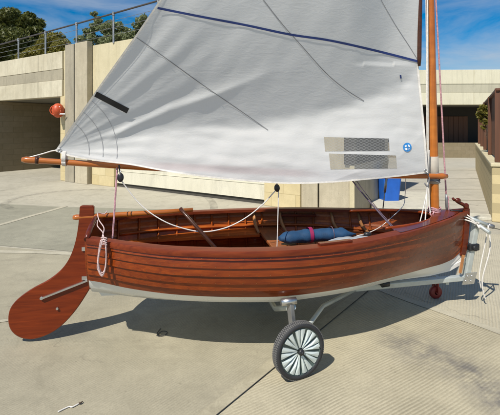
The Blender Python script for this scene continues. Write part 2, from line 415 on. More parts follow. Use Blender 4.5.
# tyre marks: arcs on the smooth concrete
def arc_mark(c, r, a0, a1, w, mat):
    rows = [[], []]
    for i in range(41):
        a = a0+(a1-a0)*i/40
        for k, rr in enumerate((r-w/2, r+w/2)): rows[k].append((c[0]+rr*math.cos(a), c[1]+rr*math.sin(a), .008))
    m = MB(); m.grid(rows); o = m.build('tyre_mark', mat)
    if o.data.polygons[0].normal.z < 0: o.data.flip_normals()
    tag(o, kind='structure')
def mat_mark():
    t = NT('tyre_mark_rubber'); v = t.co(); f = t.ramp(t.noise(v, 6, 6, .7), [(.4, 0.0), (.75, .45)])
    t.fin((.16, .15, .125), .9); tp = t.n('ShaderNodeBsdfTransparent'); mx = t.n('ShaderNodeMixShader')
    t.l(f, mx.inputs[0]); t.l(tp.outputs[0], mx.inputs[1]); t.l(t.b.outputs[0], mx.inputs[2]); t.l(mx.outputs[0], t.out.inputs[0]); return t.m
M['mark'] = mat_mark()
cA = gp(75, 199)
arc_mark(cA, 1.35, 1.2, 4.2, .16, M['mark']); arc_mark((cA.x+.3, cA.y), 2.9, 2.6, 4.4, .15, M['mark'])
arc_mark((cA.x-2, cA.y-1.5), 5.2, -.6, .9, .16, M['mark']); arc_mark((3.4, 0.2), 2.6, 1.2, 2.6, .14, M['mark'])

# ------------------------------------------------------------------ left building
def fs(u): k = (u-250)/F; return (-3.44-11*k)/(.832+.555*k)
def fp(s, z=0, out=0.0):          # along the face; out = towards the camera side
    return Vector((-3.44-.832*s-.555*out, 11+.555*s-.832*out, z))
def fbox(m, s0, s1, z0, z1, o0, o1, mi=0):
    a = [fp(s0, z0, o0), fp(s1, z0, o0), fp(s1, z0, o1), fp(s0, z0, o1)]
    m.prism(a, (0, 0, z1-z0), mi)
B = empty('concrete_building', fp(0)); Binv = Matrix.Translation(-fp(0))
def bb(m, name, mat, bevel=.012, par=None):
    m.v = [tuple(Vector(p)-fp(0)) for p in m.v]; return m.build(name, mat, B if par is None else par, fix=True, bevel=bevel)
sJ = fs(63); sE = fs(355)         # jamb of the garage opening, far right corner
sL = 40
m = MB()
for a, b in ((fs(62), fs(38)-.008), (fs(38)+.008, fs(7)-.008), (fs(7)+.008, fs(-60)), (fs(-60)+.016, sL)): fbox(m, a, b, 3.35, 3.88, 0, -.3)
bb(m, 'fascia_top', M['fascia'])
m = MB(); fbox(m, fs(62), sL, 3.02, 3.348, -.012, -.3); bb(m, 'fascia_stripe', M['fascia_d'])
m = MB()
for a, b in ((fs(62), fs(38)-.008), (fs(38)+.008, sL)): fbox(m, a, b, 2.52, 3.018, .004, -.3)
bb(m, 'fascia_bottom', M['fascia'])
m = MB(); fbox(m, sE, fs(62), 2.0, 3.9, -.06, -.4); bb(m, 'upper_wall', M['plaster'])
m = MB(); fbox(m, fs(94), fs(62)+.02, 0, 1.995, -.08, -.4); fbox(m, fs(70.5), fs(62)+.06, 0, 2.515, 0.02, -.078); bb(m, 'stone_jamb', M['yellow'])
m = MB(); fbox(m, fs(76.8), fs(68), 0, 4.0, .10, -.05); bb(m, 'pilaster', M['pil_d'])
m = MB(); fbox(m, fs(91), fs(78.6), 0, 4.0, .13, -.05); bb(m, 'pilaster', M['pil'])
m = MB(); fbox(m, fs(78.6)+.003, fs(76.8)-.003, 0, 3.98, .02, -.05); bb(m, 'pilaster_recess', M['interior_dark'], 0)
m = MB(); fbox(m, fs(115), fs(93)-.004, 0, 2.0, .04, -.3); bb(m, 'stone_pier', M['yellow'])
m = MB(); fbox(m, fs(265), fs(115)-.004, .10, 1.99, -.06, -.14)
for k in range(1, 6): fbox(m, fs(265), fs(115)-.004, .10+k*.32, .106+k*.32, -.05, -.07)
bb(m, 'roller_door', M['cream'], 0)
m = MB(); fbox(m, fs(265), fs(115)-.004, .0, .098, -.10, -.2); bb(m, 'door_shadow_strip', M['gap'], 0)  # dark strip painted in for the shadow line under the door
m = MB(); fbox(m, fs(301), fs(265)-.003, 0, 1.99, .04, -.3); bb(m, 'stone_pier', M['yellow'])
m = MB(); fbox(m, fs(317.5), fs(301)-.003, 0, 1.99, .0, -.3); bb(m, 'wall_panel', M['pil'])
m = MB(); fbox(m, fs(350), fs(319), 0, 1.99, .0, -.3); bb(m, 'wall_panel', M['pil'])
m = MB(); fbox(m, sE, fs(350)-.003, 0, 1.99, .03, -.02); bb(m, 'corner_trim', M['plaster'], .004)
m = MB(); fbox(m, sE+.02, fs(350)-.003, 0, 1.99, -.023, -2.2); fbox(m, sE+.02, sE+.3, 2.0, 3.88, -.41, -2.2); bb(m, 'side_wall', M['pil'])
m = MB(); fbox(m, sE-.006, fs(345), .92, 1.93, .045, .028); fbox(m, sE+.010, sE+.03, .92, 1.93, .02, -1.9); bb(m, 'corner_dark_panel', M['interior_dark'], 0)  # made-up dark panels, added to darken the wall seen through the sail
# garage interior
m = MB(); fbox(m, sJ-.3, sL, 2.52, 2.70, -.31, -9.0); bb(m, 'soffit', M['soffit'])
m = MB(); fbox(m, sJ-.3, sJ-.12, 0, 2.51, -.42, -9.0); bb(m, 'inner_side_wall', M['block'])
m = MB(); fbox(m, fs(-4), fs(-4)+.3, 0, 2.51, -.02, -5.0); bb(m, 'inner_side_wall', M['block'])  # unseen wing wall, added to keep the sun off the back wall
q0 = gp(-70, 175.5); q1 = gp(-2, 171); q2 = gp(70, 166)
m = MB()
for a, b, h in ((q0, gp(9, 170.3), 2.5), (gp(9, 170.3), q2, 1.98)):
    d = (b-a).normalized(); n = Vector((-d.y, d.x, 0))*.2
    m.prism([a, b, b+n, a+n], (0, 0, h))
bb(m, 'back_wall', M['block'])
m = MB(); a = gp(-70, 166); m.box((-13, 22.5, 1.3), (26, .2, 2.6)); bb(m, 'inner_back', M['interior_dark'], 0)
m = MB(); fbox(m, fs(150), sL+6, 3.55, 3.86, -.42, -16.0); fbox(m, sE+.3, fs(150)-.01, 3.55, 3.86, -.42, -2.2); tt = bb(m, 'roof_terrace', M['soffit'], 0)
tag(B, 'long pale concrete building with yellow stone piers, dark garage opening and cream door', 'building')
# orange buoy on the jamb
o_ = at(58, 110.5, 12.2)
bu = empty('buoy', o_)
m = MB(); m.ball((0, 0, 0), .215, n=28, sq=(.8, .9, 1)); m.build('float', M['buoy'], bu)
m = MB(); m.tube([Vector((-.02+.155*math.cos(a), -.12, .14*math.sin(a))) for a in [i*math.pi/10 for i in range(21)]], .018, 6); m.build('moulded_ring', M['buoy'], bu)
m = MB(); m.beam((.10, -.12, .12), (.11, -.12, -.10), .02, .03); m.beam((.10, -.12, -.105), (.26, -.12, -.105), .02, .03); m.build('bracket', M['bracket'], bu, bevel=.003)
tag(bu, 'round orange-red buoy with white bracket hung in the garage opening beside the stone jamb', 'buoy')
# railing
R_ = empty('steel_railing', fp(0, 3.88)); 
def rb(m, name, mat): m.v = [tuple(Vector(p)-fp(0, 3.88)) for p in m.v]; return m.build(name, mat, R_)
us = [-48, -14, 17, 44, 75, 112, 157, 205, 262, 330]
m = MB(); m.tube([fp(fs(-110), 4.52, -.05), fp(fs(0), 4.50, -.05), fp(fs(80), 4.62, -.05), fp(fs(157), 4.72, -.05), fp(fs(345), 4.8, -.05)], .024, 10); rb(m, 'handrail', M['railtop'])
def railz(s): return interp([fs(345), fs(157), fs(80), fs(0), fs(-110)], [4.8, 4.72, 4.62, 4.5, 4.52], s)
for u in us:
    m = MB(); s = fs(u); m.beam(fp(s, 3.86, -.05), fp(s, railz(s)-.01, -.05), .04, .04); m.beam(fp(s, railz(s)-.06, -.05), fp(s, railz(s)+.04, -.05), .06, .06); rb(m, 'post', M['rail_s'])
for k in (.25, .5, .75):
    m = MB(); m.tube([fp(fs(u), 3.9+(railz(fs(u))-3.9)*k, -.05) for u in [-110]+us+[345]], .006, 6); rb(m, 'wire', M['rail_s'])
tag(R_, 'slim steel railing with taut wires along the top of the concrete building', 'railing')

# ------------------------------------------------------------------ trees
def leaves(m, c, r, n, size, droop=0.0, elong=2.0):
    for i in range(n):
        d = Vector((random.gauss(0, 1), random.gauss(0, 1), random.gauss(0, 1))).normalized()
        p = Vector(c)+Vector((d.x*r[0], d.y*r[1], d.z*r[2]))*random.uniform(.45, 1.0)**.6
        x = Vector((random.gauss(0, 1), random.gauss(0, 1), random.gauss(0, 1)-droop)).normalized(); y = x.orthogonal().normalized()
        y = (Matrix.Rotation(random.uniform(0, 6.28), 3, x) @ y)
        s = size*random.uniform(.6, 1.4)
        m.add([p-x*s*elong/2, p+y*s*.5, p+x*s*elong/2, p-y*s*.5], [(0, 1, 2, 3)])
def tree(name, base, clumps, mat, size, dens, label, cat, group=None, elong=2.0, trunk_r=.12):
    t = empty(name, base); base = Vector(base)
    tr = MB(); top = Vector((sum(c[0] for c in clumps)/len(clumps), sum(c[1] for c in clumps)/len(clumps), max(c[2] for c in clumps)))-base; top = top*.82
    tr.tube(spline([(0, 0, -.02), (top.x*.3+.05, top.y*.3, top.z*.4), (top.x*.7, top.y*.7, top.z*.75), tuple(top)], 5), [trunk_r*(1-.045*i) for i in range(16)], 8)
    for c in clumps:
        cl = Vector(c[:3])-base
        st = top*random.uniform(.3, .6); tr.tube(spline([st, (st+cl)/2+Vector((0, 0, -.05)), cl], 4), [trunk_r*.4*(1-.09*i) for i in range(9)], 6)
    tr.build('trunk', M['barkd'], t)
    m = MB()
    for c in clumps:
        cl = Vector(c[:3])-base
        for k in range(9):
            d = Vector((random.gauss(0, 1), random.gauss(0, 1), random.gauss(0, 1))).normalized()*c[3]*random.uniform(.3, .85)
            leaves(m, cl+Vector((d.x, d.y, d.z*.75)), [c[3]*.42]*2+[c[3]*.30], int(dens/9*c[3]**1.5), size, 0, elong)
    m.build('crown', mat, t); tag(t, label, cat, group); return t
TZ = 3.86
def cl(u, v, Y, r): p = at(u, v, Y); return (p.x, p.y, p.z, r)
tree('pine_tree', (-13.2, 21.5, TZ), [cl(-40, 24, 22, 1.3), cl(8, 40, 20, 1.2), cl(-15, 22, 21.5, 1.2), cl(30, 24, 21, .7), cl(25, 40, 21, 1.1), cl(42, 52, 20, .7), cl(5, 24, 21, 1.1), cl(20, 24, 21, 1.0), cl(33, 32, 21, .75), cl(38, 44, 21, .8), cl(15, 50, 21, 1.1), cl(-8, 52, 21, 1.1), cl(30, 55, 20.5, .9), cl(14, 20, 22, .65), cl(-35, 60, 22, 1.3), cl(2, 16, 22, .5), cl(-62, 40, 22, 1.4)],
     M['pine'], .075, 3600, 'dark spreading pine behind the railing at the left of the terrace', 'tree', elong=2.6, trunk_r=.2)
tree('bush', tuple(fp(fs(52), TZ, -1.2)), [cl(44, 48, 14.6, .42), cl(54, 42, 14.2, .45), cl(64, 45, 14, .4), cl(36, 54, 14.8, .4), cl(59, 38, 14.4, .28), cl(72, 50, 13.8, .3), cl(28, 58, 15, .3), cl(80, 50, 13.6, .32), cl(88, 50, 13.4, .3), cl(20, 60, 15.2, .35), cl(50, 52, 14.4, .5), cl(66, 52, 14, .42), cl(47, 38, 14.8, .35)],
     M['shrub'], .035, 7600, 'low yellow-green bush behind the railing next to the dark pine', 'bush', trunk_r=.04)
tree('olive_tree', tuple(fp(fs(100), TZ, -1.5)), [cl(88, 34, 13.2, .26), cl(97, 26, 13, .30), cl(106, 30, 12.8, .30), cl(116, 28, 12.6, .32), cl(122, 37, 12.4, .30), cl(95, 40, 13, .35), cl(110, 42, 12.8, .35), cl(82, 42, 13.3, .3), cl(128, 38, 12.3, .3), cl(88, 46, 13.2, .3), cl(94, 14, 13.1, .12), cl(96, 19, 13.1, .14), cl(126, 32, 12.5, .22)],
     M['olive'], .035, 7600, 'grey-green olive tree on the terrace with one tall upright sprig', 'tree', trunk_r=.045)
tree('olive_tree', tuple(fp(fs(146), TZ, -1.5)), [cl(140, 26, 12, .28), cl(149, 22, 11.9, .28), cl(157, 18, 11.8, .26), cl(144, 34, 12, .26), cl(166, 22, 11.8, .3), cl(154, 30, 11.9, .3), cl(136, 33, 12.1, .2)],
     M['olive'], .035, 7600, 'grey-green olive tree partly hidden behind the leech of the sail', 'tree', trunk_r=.045)

# ------------------------------------------------------------------ far right building
FB = empty('garage_building', (10, 20.4, 0))
def fb(m, name, mat, bevel=.01): m.v = [tuple(Vector(p)-Vector((10, 20.4, 0))) for p in m.v]; return m.build(name, mat, FB, fix=True, bevel=bevel)
x0, x1 = 4.2, 34; sl = -.035
def fy(x): return 20.5+sl*(x-9.2)
def far_box(m, xa, xb, z0, z1, d0, d1): m.prism([(xa, fy(xa)+d0, z0), (xb, fy(xb)+d0, z0), (xb, fy(xb)+d1, z0), (xa, fy(xa)+d1, z0)], (0, 0, z1-z0))
m = MB()
for a, b in ((x0, 11.0), (11.02, 17.5), (17.52, x1)): far_box(m, a, b, 3.72, 4.42, 0, .4)
fb(m, 'fascia_top', M['far_f'])
m = MB(); far_box(m, x0, x1, 3.28, 3.717, .02, .4); fb(m, 'fascia_band', M['far_g'])
m = MB()
for a, b in ((x0, 11.0), (11.02, 17.5), (17.52, x1)): far_box(m, a, b, 2.70, 3.277, 0, .4)
fb(m, 'fascia_bottom', M['far_f'])
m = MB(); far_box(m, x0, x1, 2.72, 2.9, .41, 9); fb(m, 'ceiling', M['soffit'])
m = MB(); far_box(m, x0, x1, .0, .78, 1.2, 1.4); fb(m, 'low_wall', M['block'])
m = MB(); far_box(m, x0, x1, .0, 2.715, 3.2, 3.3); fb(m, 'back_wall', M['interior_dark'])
m = MB()
for k in range(14): far_box(m, 8.6+k*.265, 8.6+k*.265+.25, .0, 2.2, 3.1, 3.16)
fb(m, 'door', M['boards'], .004)
m = MB(); far_box(m, x0-.3, x0-.01, 0, 4.4, .0, 9); fb(m, 'end_wall', M['far_f'])
m = MB(); far_box(m, x0, x1, 4.2, 4.4, .41, 9); fb(m, 'roof', M['far_g'])
tag(FB, 'low cream building far behind the mast with a dark open garage front', 'building')

# low stone wall with fence at the right
n0 = Vector((4.07, 7, 0)); n1 = Vector((8.67, 16, 0)); dw = (n1-n0).normalized(); pw = Vector((dw.y, -dw.x, 0))
WL = empty('stone_wall', n0)
m = MB(); L = (n1-n0).length
a = n0; b = n1
m.prism([p-n0 for p in (a, b, b+pw*.5, a+pw*.5)], (0, 0, .93)); m.prism([p-n0 for p in (a+pw*.5, a+pw*6, a+pw*6+dw*.4, a+pw*.5+dw*.4)], (0, 0, .93))
m.build('stonework', M['ywall'], WL, fix=True, bevel=.02)
m = MB(); m.prism([p-n0+Vector((0, 0, .932)) for p in (a-dw*.02-pw*.02, b-pw*.02, b+pw*.52, a+pw*.52-dw*.02)], (0, 0, .06)); m.prism([p-n0+Vector((0, 0, .932)) for p in (a+pw*.523-dw*.02, a+pw*6-dw*.02, a+pw*6+dw*.42, a+pw*.523+dw*.42)], (0, 0, .06)); m.build('coping', M['plaster'], WL, fix=True, bevel=.015)
tag(WL, 'low yellow rubble stone wall with pale coping running back from the right edge', 'wall')
c0 = n0+pw*.13+dw*.25
FN = empty('wooden_fence', c0+Vector((0, 0, .995)))
k = 0.0; bm_ = MB()
while k < L-.4:
    bm_.beam(dw*k+Vector((0, 0, .03)), dw*k+Vector((0, 0, 1.22+random.uniform(-.004, .004))), .10, .02, up=pw); k += .135
k = .1
while k < 5:
    bm_.beam(pw*k+Vector((0, 0, .03)), pw*k+Vector((0, 0, 1.22)), .02, .10, up=pw); k += .125
bm_.build('boards', M['boards'], FN)
for kk in (0.0, 2.2, 4.4, 6.6, 8.8):
    m = MB(); m.beam(dw*kk-pw*.03+Vector((0, 0, 0)), dw*kk-pw*.03+Vector((0, 0, 1.27)), .09, .09, up=pw); m.build('post', M['boards'], FN, bevel=.006)
m = MB(); m.beam(-dw*.08+Vector((0, 0, 1.25)), dw*(L-.4)+Vector((0, 0, 1.25)), .12, .045); m.beam(pw*.06+Vector((0, 0, 1.25)), pw*5+Vector((0, 0, 1.25)), .12, .045); m.build('top_rail', M['boards'], FN, bevel=.006)
m = MB(); m.beam(pw*.035+Vector((0, 0, .5)), dw*(L-.4)+pw*.035+Vector((0, 0, .5)), .03, .08); m.build('middle_rail', M['boards'], FN)
tag(FN, 'dark brown wooden board fence standing on the yellow stone wall', 'fence')
pp = n0+pw*.12+dw*.1
m = MB(); m.box((.16, 0, .07), (.3, .12, .14)); o = m.build('junction_box', M['rail_s'], bevel=.01); o.location = n0+pw*.20-dw*.0+Vector((0, .07, .994)); tag(o, 'small dark grey box on the wall top below the fence corner', 'box')
pb = n0+dw*3.2+pw*.1
tree('climbing_plant', (pb.x, pb.y, .993), [cl(483.5, 108, 9.9, .13), cl(484, 114, 9.9, .16), cl(482, 119, 10, .12), cl(486, 122, 9.8, .10), cl(483, 128, 9.9, .07)], M['shrub'], .03, 7000,
     'small leafy climbing plant spilling over the far part of the brown fence', 'plant', trunk_r=.015)

# blue bin
bp = gp(389.5, 199); 
BN = empty('blue_bin', (2.86, 8.55, .11), .1); BN.scale = (.78, .78, 1)
m = MB()
prof = []
def rr(w, d, z, r=.06, n=5):
    out = []
    for cx, cy, a0 in ((w-r, d-r, 0), (-w+r, d-r, 90), (-w+r, -d+r, 180), (w-r, -d+r, 270)):
        for i in range(n+1):
            a = math.radians(a0+90*i/n); out.append(Vector((cx+r*math.cos(a), cy+r*math.sin(a), z)))
    return out+[out[0]]
m.grid([rr(.01, .01, .0, .005), rr(.20, .20, .0), rr(.245, .245, .50), rr(.262, .262, .505), rr(.262, .262, .54), rr(.24, .24, .54), rr(.20, .2, .08)], smooth=False); m.build('body', M['bin'], BN, fix=True)
m = MB(); m.grid([rr(.268, .268, .542), rr(.268, .268, .56), rr(.2, .2, .585), rr(.01, .01, .59, .005)], smooth=False); m.build('lid', M['bin'], BN, fix=True)
tag(BN, 'blue plastic rubbish bin on the pale kerb beside the building corner', 'bin')

# ------------------------------------------------------------------ the dinghy
YAW = .18; O = Vector((-1.178, 3.175, 0)); LEN = 3.174
D = empty('sailing_dinghy', O, YAW)
ca, sa = math.cos(YAW), math.sin(YAW); Ninv = Vector((-sa, ca, 0)); Fwd = Vector((ca, sa, 0))
def W2L(p): q = Vector(p)-O; return Vector((q.dot(Fwd), q.dot(Ninv), q.z))
def pl(u, v, n=0.0):              # sight line meets the vertical plane y = -n in boat space
    d = Vector(((u-250)/F, 1, (HZ-v)/F)); c = Vector((0, 0, EYE))
    lam = ((O-c).dot(Ninv)-n)/d.dot(Ninv); return W2L(c+d*lam)
wk = [.333, .475, .592, .652, .69, .702, .683, .632, .54, .435, .305, .165, .006]
def hw(x): 
    t = max(0, min(1, x/LEN))*12; i = min(int(t), 11); k = t-i
    p0 = wk[max(i-1, 0)]; p1 = wk[i]; p2 = wk[i+1]; p3 = wk[min(i+2, 12)]
    return .5*(2*p1+(p2-p0)*k+(2*p0-5*p1+4*p2-p3)*k*k+(3*p1-p0-3*p2+p3)*k*k*k)
def zs(x): t = x/LEN; return interp([0, .1, .2, .3, .4, .5, .6, .7, .8, .9, 1], [.830, .813, .800, .791, .787, .787, .790, .796, .805, .818, .838], t)
def zk(x): t = x/LEN; return interp([0, .1, .25, .45, .65, .8, .9, .95, .98, 1], [.375, .345, .315, .295, .29, .297, .315, .345, .40, .50], t)
def sec(x, g, off=0.0, side=-1):  # g: 0 keel .. 1 sheer; side -1 = near side
    t = x/LEN; w = hw(x); a, b = zk(x), zs(x)
    ea = interp([0, .4, .6, .8, 1], [2.4, 3.2, 2.7, 1.8, 1.25], t); eb = interp([0, .4, .6, .8, 1], [1.9, 2.2, 2.0, 1.6, 1.2], t)
    def pt(g):
        f = 1-(1-g)**1.0; f = g**1.25
        return Vector((x, w*(1-(1-f)**ea)**(1/eb) if f < 1 else w, a+(b-a)*f))
    p = pt(g); q0 = pt(max(0, g-.01)); q1 = pt(min(1, g+.01)); tg = q1-q0; nn = Vector((0, tg.z, -tg.y)).normalized()
    p = p+nn*off
    return Vector((p.x, p.y*-side*-1 if side > 0 else -p.y, p.z)) if True else p
def sp(x, g, off, side):
    g = min(1, max(0, g))**(1+.60*sstep(.55, 1.0, x/LEN))
    p = sec(x, g, off, -1); return Vector((p.x, -p.y*side*1.0 if side > 0 else p.y, p.z))
NX = 56; xs = [LEN*(i/NX)*0+LEN*(1-(1-i/NX)**1.15)*.999 for i in range(NX+1)]; xs[0] = 0.0
GS = [0, .14, .29, .44, .545, .64, .735, .83, .92, 1.0]
m = MB(); tones = {}
for side in (-1, 1):
    for i in range(len(GS)-1):
        f0 = len(m.f); ga, gb = GS[i], GS[i+1]; mi = 1 if i < 3 else 0
        ns = 4; rows = []
        for k in range(ns+1):
            g = ga+(gb-ga)*k/ns; o = .013*(1-k/ns)+.001
            rows.append([sp(x, g, o*sstep(LEN+.02, LEN-.25, x)+.0005, side) for x in xs])
        m.grid(rows, mi, True, flip=(side > 0))
        if i > 0: m.grid([[sp(x, ga, .001, side) for x in xs], [sp(x, ga, .014*sstep(LEN+.02, LEN-.25, x)+.0006, side) for x in xs]], 1 if i < 3 else 0, False, flip=(side > 0))
        tones[i+20*side] = (f0, len(m.f), (.1, .9, .3, .35, .0, .6, .15, .5, .05, .5)[i])
    # copper rivets along the laps
    for g in GS[4:-1]:
        x = .06
        while x < LEN-.08:
            p = sp(x, g+.014, .0135, side); q = sp(x, g+.014, .0155, side); n = (q-p).normalized(); a1 = Vector((1, 0, 0)); b1 = n.cross(a1)
            r = .0036; ring = [p+a1*r*math.cos(k*1.0472)+b1*r*math.sin(k*1.0472) for k in range(6)]
            m.add(ring+[p+n*.002], [(k, (k+1) % 6, 6) for k in range(6)], 2, True); x += .088
hull = m.build('hull_planking', [M['hull'], M['white'], M['copper'], M['rail']], D)
at_ = hull.data.attributes.new('tone', 'FLOAT', 'FACE'); tv = [0.3]*len(hull.data.polygons)
for a_, b_, t_ in tones.values():
    for k in range(a_, b_): tv[k] = t_
at_.data.foreach_set('value', tv)
# inner skin
m = MB()
for side in (-1, 1):
    m.grid([[sp(x, g/14, -.010, side) for x in xs[:-8]] for g in range(1, 15)], 0, True, flip=(side < 0))
    for g in GS[2:-1]:   # the laps inside
        m.grid([[sp(x, g, -.010, side) for x in xs[:-12]], [sp(x, g-.03, -.0165, side) for x in xs[:-12]], [sp(x, g-.032, -.009, side) for x in xs[:-12]]], 0, False, flip=(side < 0))
m.build('inner_planking', M['inner'], D)
# transom
m = MB(); pr = [sp(0, g/16, .0, -1) for g in range(16, -1, -1)]+[sp(0, g/16, .0, 1) for g in range(1, 17)]
top = []
for k in range(1, 8): y = hw(0)*(1-2*k/8); top.append(Vector((0, y, zs(0)+.07*(1-(y/hw(0))**2))))
pr += top
m.prism([p+Vector((-.012, 0, 0)) for p in pr], (.03, 0, 0)); m.build('transom', M['hull'], D, fix=True, bevel=.004)
m = MB(); tl = [Vector((.004, y, zs(0)+.075*(1-(y/.35)**2)+.004)) for y in [(-.35+.7*k/10) for k in range(11)]]; m.tube(tl, .02, 8); m.build('transom_cap', M['rail'], D)
# stem, keel and skeg
def ribbon(m, cpts, w, dpth, dirs):   # cpts centreline profile in xz, thickness w in y, depth outward
    n = len(cpts); P = []
    for i, (x, z) in enumerate(cpts):
        dx, dz = dirs[i]
        for y, o in ((-w/2, 0), (w/2, 0), (w/2*.7, dpth), (-w/2*.7, dpth)): P.append((x+dx*o, y, z+dz*o))
    fs_ = [(i*4+k, i*4+(k+1) % 4, (i+1)*4+(k+1) % 4, (i+1)*4+k) for i in range(n-1) for k in range(4)]
    m.add(P, fs_+[(0, 1, 2, 3), tuple((n-1)*4+k for k in (3, 2, 1, 0))], 0)
m = MB(); st = [(LEN+.012, zs(LEN)+.03), (LEN+.010, .72), (LEN+.0, .60), (LEN-.008, .54), (LEN-.018, .49), (LEN-.035, .455)]
ribbon(m, [(a-.045, b) for a, b in st], .05, .06, [(1, 0), (1, 0), (.98, -.1), (.95, -.25), (.9, -.35), (.85, -.5)]); m.build('stem', M['rail'], D, fix=True, bevel=.006)
m = MB(); kx = [0, .3, .6, 1.0, 1.5, 2.0, 2.5, 2.8, 3.0, LEN-.10]; ribbon(m, [(x, zk(x)+.01) for x in kx]+[(LEN-.06, .40), (LEN-.045, .45)], .035, .035, [(0, -1)]*9+[(.5, -.85), (.75, -.6), (.85, -.5)]); m.build('keel', M['white'], D, fix=True)
m = MB(); m.prism([(0, -.016, .385), (.62, -.016, .34), (.62, -.016, .29), (.045, -.016, .315)], (0, .032, 0)); m.build('skeg', M['white'], D, fix=True)
# gunwales with narrow side deck
def dwid(x): return interp([0, .3, 1.6, 2.2], [.05, .072, .075, .085], x)
for side in (-1, 1):
    rows = [[] for _ in range(8)]
    for x in xs:
        w = hw(x); z = zs(x); s = side
        k = dwid(x); inner = max(.003, w-k) if x < 2.2 else max(.003, w-k)
        for r, (y, zz) in enumerate(((w+.004, z-.030), (w+.020, z-.027), (w+.024, z-.006), (w+.018, z+.012), (w*.5+inner*.5, z+.016), (inner, z+.013), (inner, z-.012), (inner+.015, z-.014))):
            rows[r].append(Vector((x, max(y, .002)*s, zz)))
    m = MB(); m.grid(rows, 0, True, flip=side > 0); o = m.build('gunwale', M['gun'], D, fix=True)
    es = o.modifiers.new('e', 'EDGE_SPLIT'); es.split_angle = .6
# foredeck with an oval-ended opening
def yi(x): return 0 if x >= 2.80 else .34*math.sqrt(max(0, 1-((x-2.10)/.70)**2)) if x > 2.10 else .34
m = MB(); dx_ = [2.25+(.90)*i/60 for i in range(61)]
for side in (-1, 1):
    rows = []
    for x in dx_:
        x = min(x, LEN-.01); a = min(yi(x), hw(x)-.02); b = hw(x)-.006; b = max(b, a+.001); z = zs(x)+.0165
        rows.append([Vector((x, (a+(b-a)*k/5)*side, z+.018*(1-((a+(b-a)*k/5)/max(hw(x), .05))**2)*sstep(2.3, 2.8, x))) for k in range(6)])
    m.grid(rows, 0, True, flip=side > 0)
m.build('foredeck', M['rail'], D)
m = MB(); cpts = []
for k in range(-30, 31):
    a = k/30*math.pi/2; x = 2.10+.70*math.cos(a); y = .34*math.sin(a)
    if abs(y) < hw(x)-.03 and x > 2.2: cpts.append((x, y, zs(x)+.016))
m.tube(cpts, .012, 6); m.build('coaming', M['hull'], D)
# ribs inside
x = .12
while x < LEN-.5:
    for side in (-1, 1):
        m = MB(); rows = [[], []]
        path = [sp(x, g/12, -.022, side) for g in range(2, 13)]
        m.tube(path, .010, 4, flat=.8); m.build('rib', M['inner'], D)
    x += .165
# stringer (seat riser) each side
for side in (-1, 1):
    m = MB(); m.tube([sp(x, .74, -.032, side) for x in xs[2:-9]], .012, 4); m.build('stringer', M['inner'], D)
# benches, thwarts and floor
SH = .615
def wy(x, z, ins=.03):
    g = max(0, min(1, (z-zk(x))/(zs(x)-zk(x)))); g = g**(1/1.25); return abs(sp(x, g, -.01, -1).y)-ins
for side in (-1, 1):
    m = MB(); top = []
    P = [(x, (wy(x, SH, .012))*side, SH) for x in [.06+1.30*k/12 for k in range(13)]]
    Q = [(x, (.40 if x > .3 else .40-(.3-x)*.5)*side, SH) for x in [.06+1.30*k/12 for k in range(13)]]
    m.grid([P, Q], 0, False, flip=side > 0)
    m.grid([Q, [(a, b, c-.022) for a, b, c in Q]], 0, False); m.grid([[(a, b, c-.022) for a, b, c in P], [(a, b, c-.022) for a, b, c in Q]], 0, False)
    m.build('side_bench', M['inner'], D, fix=True)
def thwart(xa, xb, z=SH, mat='thwart'):
    m = MB(); ya = wy(xa, z, .012); yb = wy(xb, z, .012)
    m.prism([(xa, -ya, z-.022), (xb, -yb, z-.022), (xb, yb, z-.022), (xa, ya, z-.022)], (0, 0, .0235)); return m.build('thwart', M[mat], D, fix=True, bevel=.004)
thwart(1.38, 1.60); thwart(2.12, 2.32); thwart(.03, .24, SH+.001, 'inner')
m = MB(); m.prism([(.85, -.016, .32), (2.1, -.016, .32), (2.1, -.016, .56), (.95, -.016, .592), (.85, -.016, .45)], (0, .032, 0)); m.build('centreboard_case', M['darkwood'], D, fix=True)
for k in range(-4, 5):
    m = MB(); y = k*.085; xe = 2.4 if abs(k) < 3 else 2.0; xa = .55 if abs(k) < 2 else 1.0 if abs(k) < 4 else 1.2
    m.prism([(xa, y-.034, .395), (xe, y-.034, .385), (xe, y+.034, .385), (xa, y+.034, .395)], (0, 0, .012)); m.build('floorboard', M['thwart' if k % 2 else 'inner'], D, fix=True)
# curved knees
for (x, side) in ((1.36, 1), (1.62, 1), (2.10, 1), (2.34, 1), (1.36, -1), (1.62, -1), (2.10, -1), (2.34, -1)):
    yw = lambda z: wy(x, z, .0)
    P = [Vector((x, side*(yw(.775)), .775)), Vector((x, side*(yw(.73)-.03), .73)), Vector((x, side*(yw(.68)-.06), .68)), Vector((x, side*(yw(.64)-.13), .645)), Vector((x, side*(yw(SH)-.24), SH+.008))]
    m = MB(); m.tube(spline(P, 4), [.012+.006*math.sin(math.pi*i/16) for i in range(17)], 4, flat=1.1); m.build('knee', M['ash'], D)
# thin ledge under far rail
m = MB(); m.beam((1.62, hw(1.62)-.06, zs(1.62)-.05), (1.95, hw(1.95)-.06, zs(1.9)-.05), .06, .02); m.build('rowlock_pad', M['rail'], D, bevel=.003)
m = MB(); m.beam((1.55, -hw(1.55)+.03, zs(1.5)+.022), (1.80, -hw(1.8)+.03, zs(1.8)+.022), .04, .018); m.build('rowlock_pad', M['rail'], D, bevel=.003)

